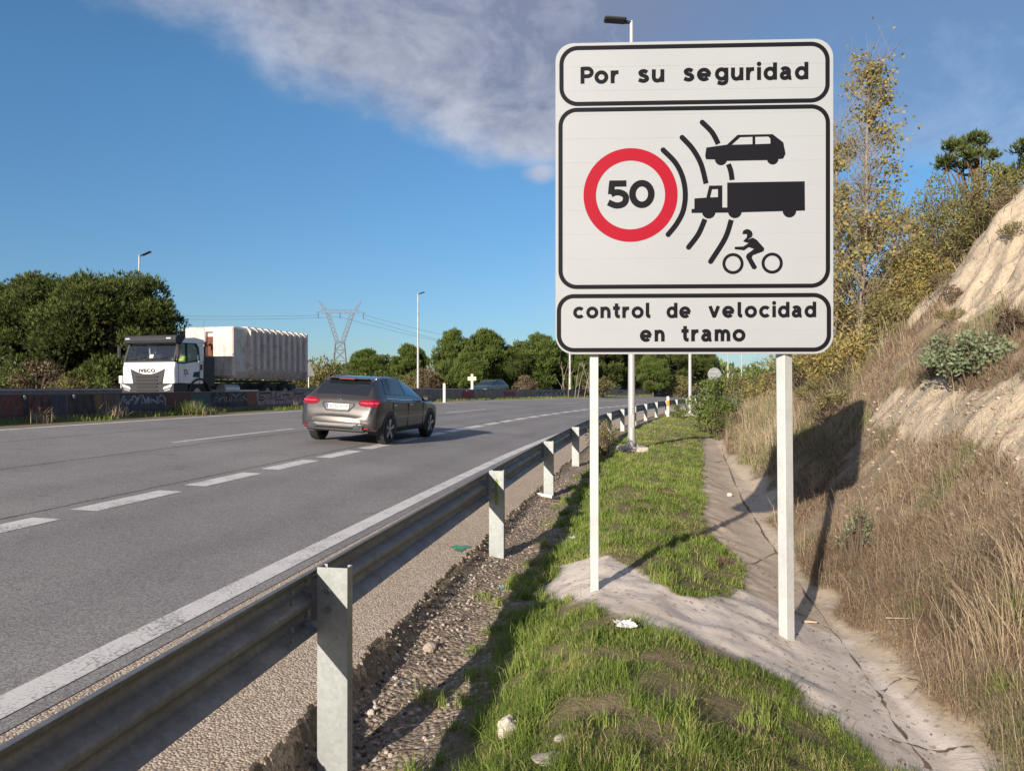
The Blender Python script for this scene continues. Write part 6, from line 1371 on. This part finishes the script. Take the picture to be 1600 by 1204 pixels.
# ------------------------------------------------------------------ stones, litter
def stone_mesh(seed, sub=2, jag=.35):
    import bmesh
    rng = np.random.default_rng(seed); bm = bmesh.new(); bmesh.ops.create_icosphere(bm, subdivisions=sub, radius=1); P_ = rand_dirs(rng, 9)
    for v in bm.verts:
        c = np.array(v.co); f = 1.0
        for p in P_: q = float(c @ p); f = min(f, (.72 + jag * .3) / max(q, .01)) if q > .5 else f
        v.co = Vector(c * f * (1 + rng.normal() * .04))
    return bm
def build_stones():
    import bmesh
    rng = np.random.default_rng(5); base = []
    for s_ in range(5):
        bm = stone_mesh(s_, 1); base.append((np.array([v.co[:] for v in bm.verts]), np.array([[v.index for v in f.verts] for f in bm.faces]))); bm.free()
    def pebbles(name, n, fn_pos, r0, r1, mats, label, cat='gravel'):
        Vs, Fs, mi = [], [], []; b = 0
        for k in range(n):
            V, F = base[rng.integers(5)]; X, D = fn_pos(); r_ = r0 + (r1 - r0) * rng.random() ** 3; a = rng.random() * 6.28; ca_, sa_ = math.cos(a), math.sin(a)
            S_ = V * r_ * np.array([1, .7 + .5 * rng.random(), .6 + .3 * rng.random()]); S_ = np.stack([S_[:, 0] * ca_ - S_[:, 1] * sa_, S_[:, 0] * sa_ + S_[:, 1] * ca_, S_[:, 2]], 1) + [X, D, float(zg(X - cx(D), D)) + r_ * .25]
            Vs.append(S_); Fs.append(F + b); mi += [int(rng.integers(len(mats)))] * len(F); b += len(V)
        me = mk_mesh(name, np.concatenate(Vs), np.concatenate(Fs), mats, False, mi); o = link(name, me); tag(o, label, cat, kind='stuff')
    mats = [simple('pebble_tan', (.34, .27, .21), .9, 0, .2, 20), simple('pebble_grey', (.22, .19, .17), .9, 0, .2, 20), simple('pebble_pale', (.50, .44, .38), .9, 0, .2, 20), simple('pebble_dark', (.09, .075, .065), .95, 0, .2, 20)]
    def edge():
        D = 2.4 * (14 / 2.4) ** rng.random(); U = -1.80 + abs(rng.normal()) * .27; return U + float(cx(D)), D
    pebbles('gravel', 5200, edge, .003, .017, mats, 'loose gravel along the broken edge of the shoulder')
    def bankp():
        D = 5 + 9 * rng.random(); U = 3.2 + rng.normal() * .4; return U + float(cx(D)), D
    pebbles('dirt_crumbs', 900, bankp, .008, .04, [simple('dirt_crumb', (.52, .42, .31), .95, 0, .2, 12), simple('dirt_crumb_dark', (.38, .29, .2), .95, 0, .2, 12)], 'crumbs of pale dirt on the bare patch of the slope', 'dirt')
    def gutp():
        D = 3.4 + 13 * rng.random() ** 1.5; U = 1.35 + rng.normal() * .4; return U + float(cx(D)), D
    pebbles('gutter_grit', 1800, gutp, .002, .012, [mats[1], mats[3]], 'dark grit and twigs scattered in the gutter', 'grit')
    def rock(px_, py_, r_, sc, label, mat, rz=0, up=.4, sub=3):
        X, D = pix(px_, py_); bm = stone_mesh(int(px_), sub); me = bpy.data.meshes.new('stone'); bm.to_mesh(me); bm.free(); me.materials.append(mat); o = link('stone', me, None, (X, D, float(zg(X - cx(D), D)) + r_ * up), (0, 0, rz)); o.scale = (r_ * sc[0], r_ * sc[1], r_ * sc[2]); tag(o, label, 'stone'); return o
    wht = simple('white_limestone', (.66, .60, .53), .85, 0, .15, 5, .5)
    rock(792, 1152, .048, (1, .8, 1.35), 'upright white stone at the bottom edge of the grass', wht, .4, .9); rock(672, 1015, .05, (1.1, .8, .8), 'pale crumbly stone on the gravel strip', simple('pale_stone', (.56, .48, .40), .9, 0, .2, 6, .6), 1, .5); rock(878, 1158, .032, (1.2, 1, .4), 'small flat pale stone right of the upright white stone', wht, .2)
    rock(905, 870, .055, (1, .9, .7), 'brown stone at the corner of the pale sand patch', simple('brown_stone', (.26, .16, .11), .9, 0, .2, 6, .5), .8, .4); rock(862, 1190, .06, (1.5, 1, .3), 'flat grey stone at the bottom of the picture', simple('grey_stone', (.42, .38, .33), .9, 0, .2, 6, .5), .1)
    rock(580, 1120, .022, (1, 1, .8), 'small pale pebble near the foot of the nearest post', wht, 0, .5); rock(1140, 775, .05, (1, .7, .8), 'small white stone in the upper gutter', wht, 0, .5)
    # cracks in the gutter concrete, filled with dark earth
    mb = MB()
    for w_, pl in ((.028, [(1128, 702), (1150, 760), (1192, 832), (1235, 892), (1300, 985), (1368, 1078), (1402, 1135), (1455, 1203)]), (.016, [(1100, 742), (1118, 752), (1140, 765)]), (.02, [(1098, 712), (1112, 722), (1140, 712)]), (.018, [(1300, 985), (1262, 965), (1215, 948)]), (.012, [(1370, 1080), (1410, 1060), (1450, 1072)]), (.014, [(1165, 885), (1215, 862)]), (.02, [(1380, 1150), (1450, 1170), (1520, 1165)])):
        P_ = [Vector(pix(*q)) for q in pl]; L_ = smooth_line(P_, 14); V = []
        for k_, p in enumerate(L_):
            tg = (L_[min(k_ + 1, len(L_) - 1)] - L_[max(k_ - 1, 0)]).normalized(); nn = Vector((-tg.y, tg.x)); j = (float(fbm(k_ * .45, 3.3, 7)) - .5) * .07; ww = w_ * (.1 + 2.2 * float(sstep(fbm(k_ * .35, 9.1, 8), .38, .7))) / 3.6
            for sg in (1, 0, -1): q = p + nn * (j + sg * ww); V.append((q.x, q.y, float(zg(q.x - cx(q.y), q.y)) + .004))
        mb.add(V, [(3 * i + a, 3 * i + 3 + a, 3 * i + 4 + a, 3 * i + 1 + a) for i in range(len(L_) - 1) for a in (0, 1)])
    o = mb.build('gutter_cracks', simple('dark_earth', (.19, .14, .10), .95, 0, .3, 9, .6)); tag(o, 'dark earth filled cracks along the gutter concrete', 'cracks', kind='stuff')
    # crumpled paper
    def paper(px_, py_, w, h, label, mat, seed, name='litter_paper'):
        X, D = pix(px_, py_); n = 9; r2 = np.random.default_rng(seed); V = []
        for j in range(n):
            for i in range(n): V.append(((i / (n - 1) - .5) * w * (1 + .15 * r2.normal() * (j in (0, n - 1))), (j / (n - 1) - .5) * h * (1 + .15 * r2.normal()), abs(r2.normal()) * .006 + .012 + .02 * abs(i / (n - 1) - .5)))
        me = mk_mesh(name, V, [(j * n + i, j * n + i + 1, (j + 1) * n + i + 1, (j + 1) * n + i) for j in range(n - 1) for i in range(n - 1)], [mat]); o = link(name, me, None, (X, D, float(zg(X - cx(D), D)) + .05), (R(12), R(5), .4)); so = o.modifiers.new('thick', 'SOLIDIFY'); so.thickness = .002; tag(o, label, 'litter')
    wp = simple('white_paper', (.74, .72, .70), .7, 0, .05); paper(975, 990, .13, .09, 'crumpled white paper on the grass below the sand patch', wp, 3); paper(784, 932, .04, .05, 'pale blue scrap at the left grass edge', simple('blue_scrap', (.28, .42, .55), .5), 4); paper(893, 850, .07, .05, 'clear greenish plastic scrap left of the sign post', simple('pale_green_plastic', (.38, .48, .40), .25), 5)
    X, D = pix(855, 778); t = thing('plastic_pipe', (X, D, float(zg(X - cx(D), D)) + .04), 'short white pipe lying at the foot of a guard rail post', 'pipe', rz=R(-35)); MB().tube([(-.17, 0, .012), (-.05, 0, .006), (.10, 0, -.004)], .028, 12).build('pipe', M['white_paint'], t, True); MB().tube([(.10, 0, -.004), (.22, .0, -.012)], .024, 12).build('pipe_end', M['plastic'], t, True)
    X, D = pix(1262, 975); t = thing('stick', (X, D, float(zg(X - cx(D), D)) + .02), 'short pale stick in the gutter beside the right post', 'stick', rz=R(-25)); MB().tube([(-.07, 0, .0), (.07, 0, .008)], [.010, .006], 6).build('stick', simple('pale_wood', (.55, .38, .26), .8), t)
    # fallen twigs near the nearest post
    k = 0
    for (x_, y_, L_, rz_, lab) in ((600, 1165, .2, 20, 'dry twig lying on the gravel near the bottom edge'), (640, 1190, .22, -25, 'dry twig at the bottom edge under the first one'), (1560, 1150, .5, 50, 'long brown twig in the lower right corner'), (1420, 975, .32, -35, 'pale stalk lying across the gutter bank')):
        X, D = pix(x_, y_); t = thing('twig', (X, D, float(zg(X - cx(D), D)) + .02), lab, 'twig', rz=R(rz_)); MB().tube([(-L_ / 2, 0, 0), (0, .02, .02), (L_ / 2, 0, .05)], [.004, .003, .0015], 5).build('twig', M['twig'] if k != 3 else mats[2], t); k += 1
build_stones()
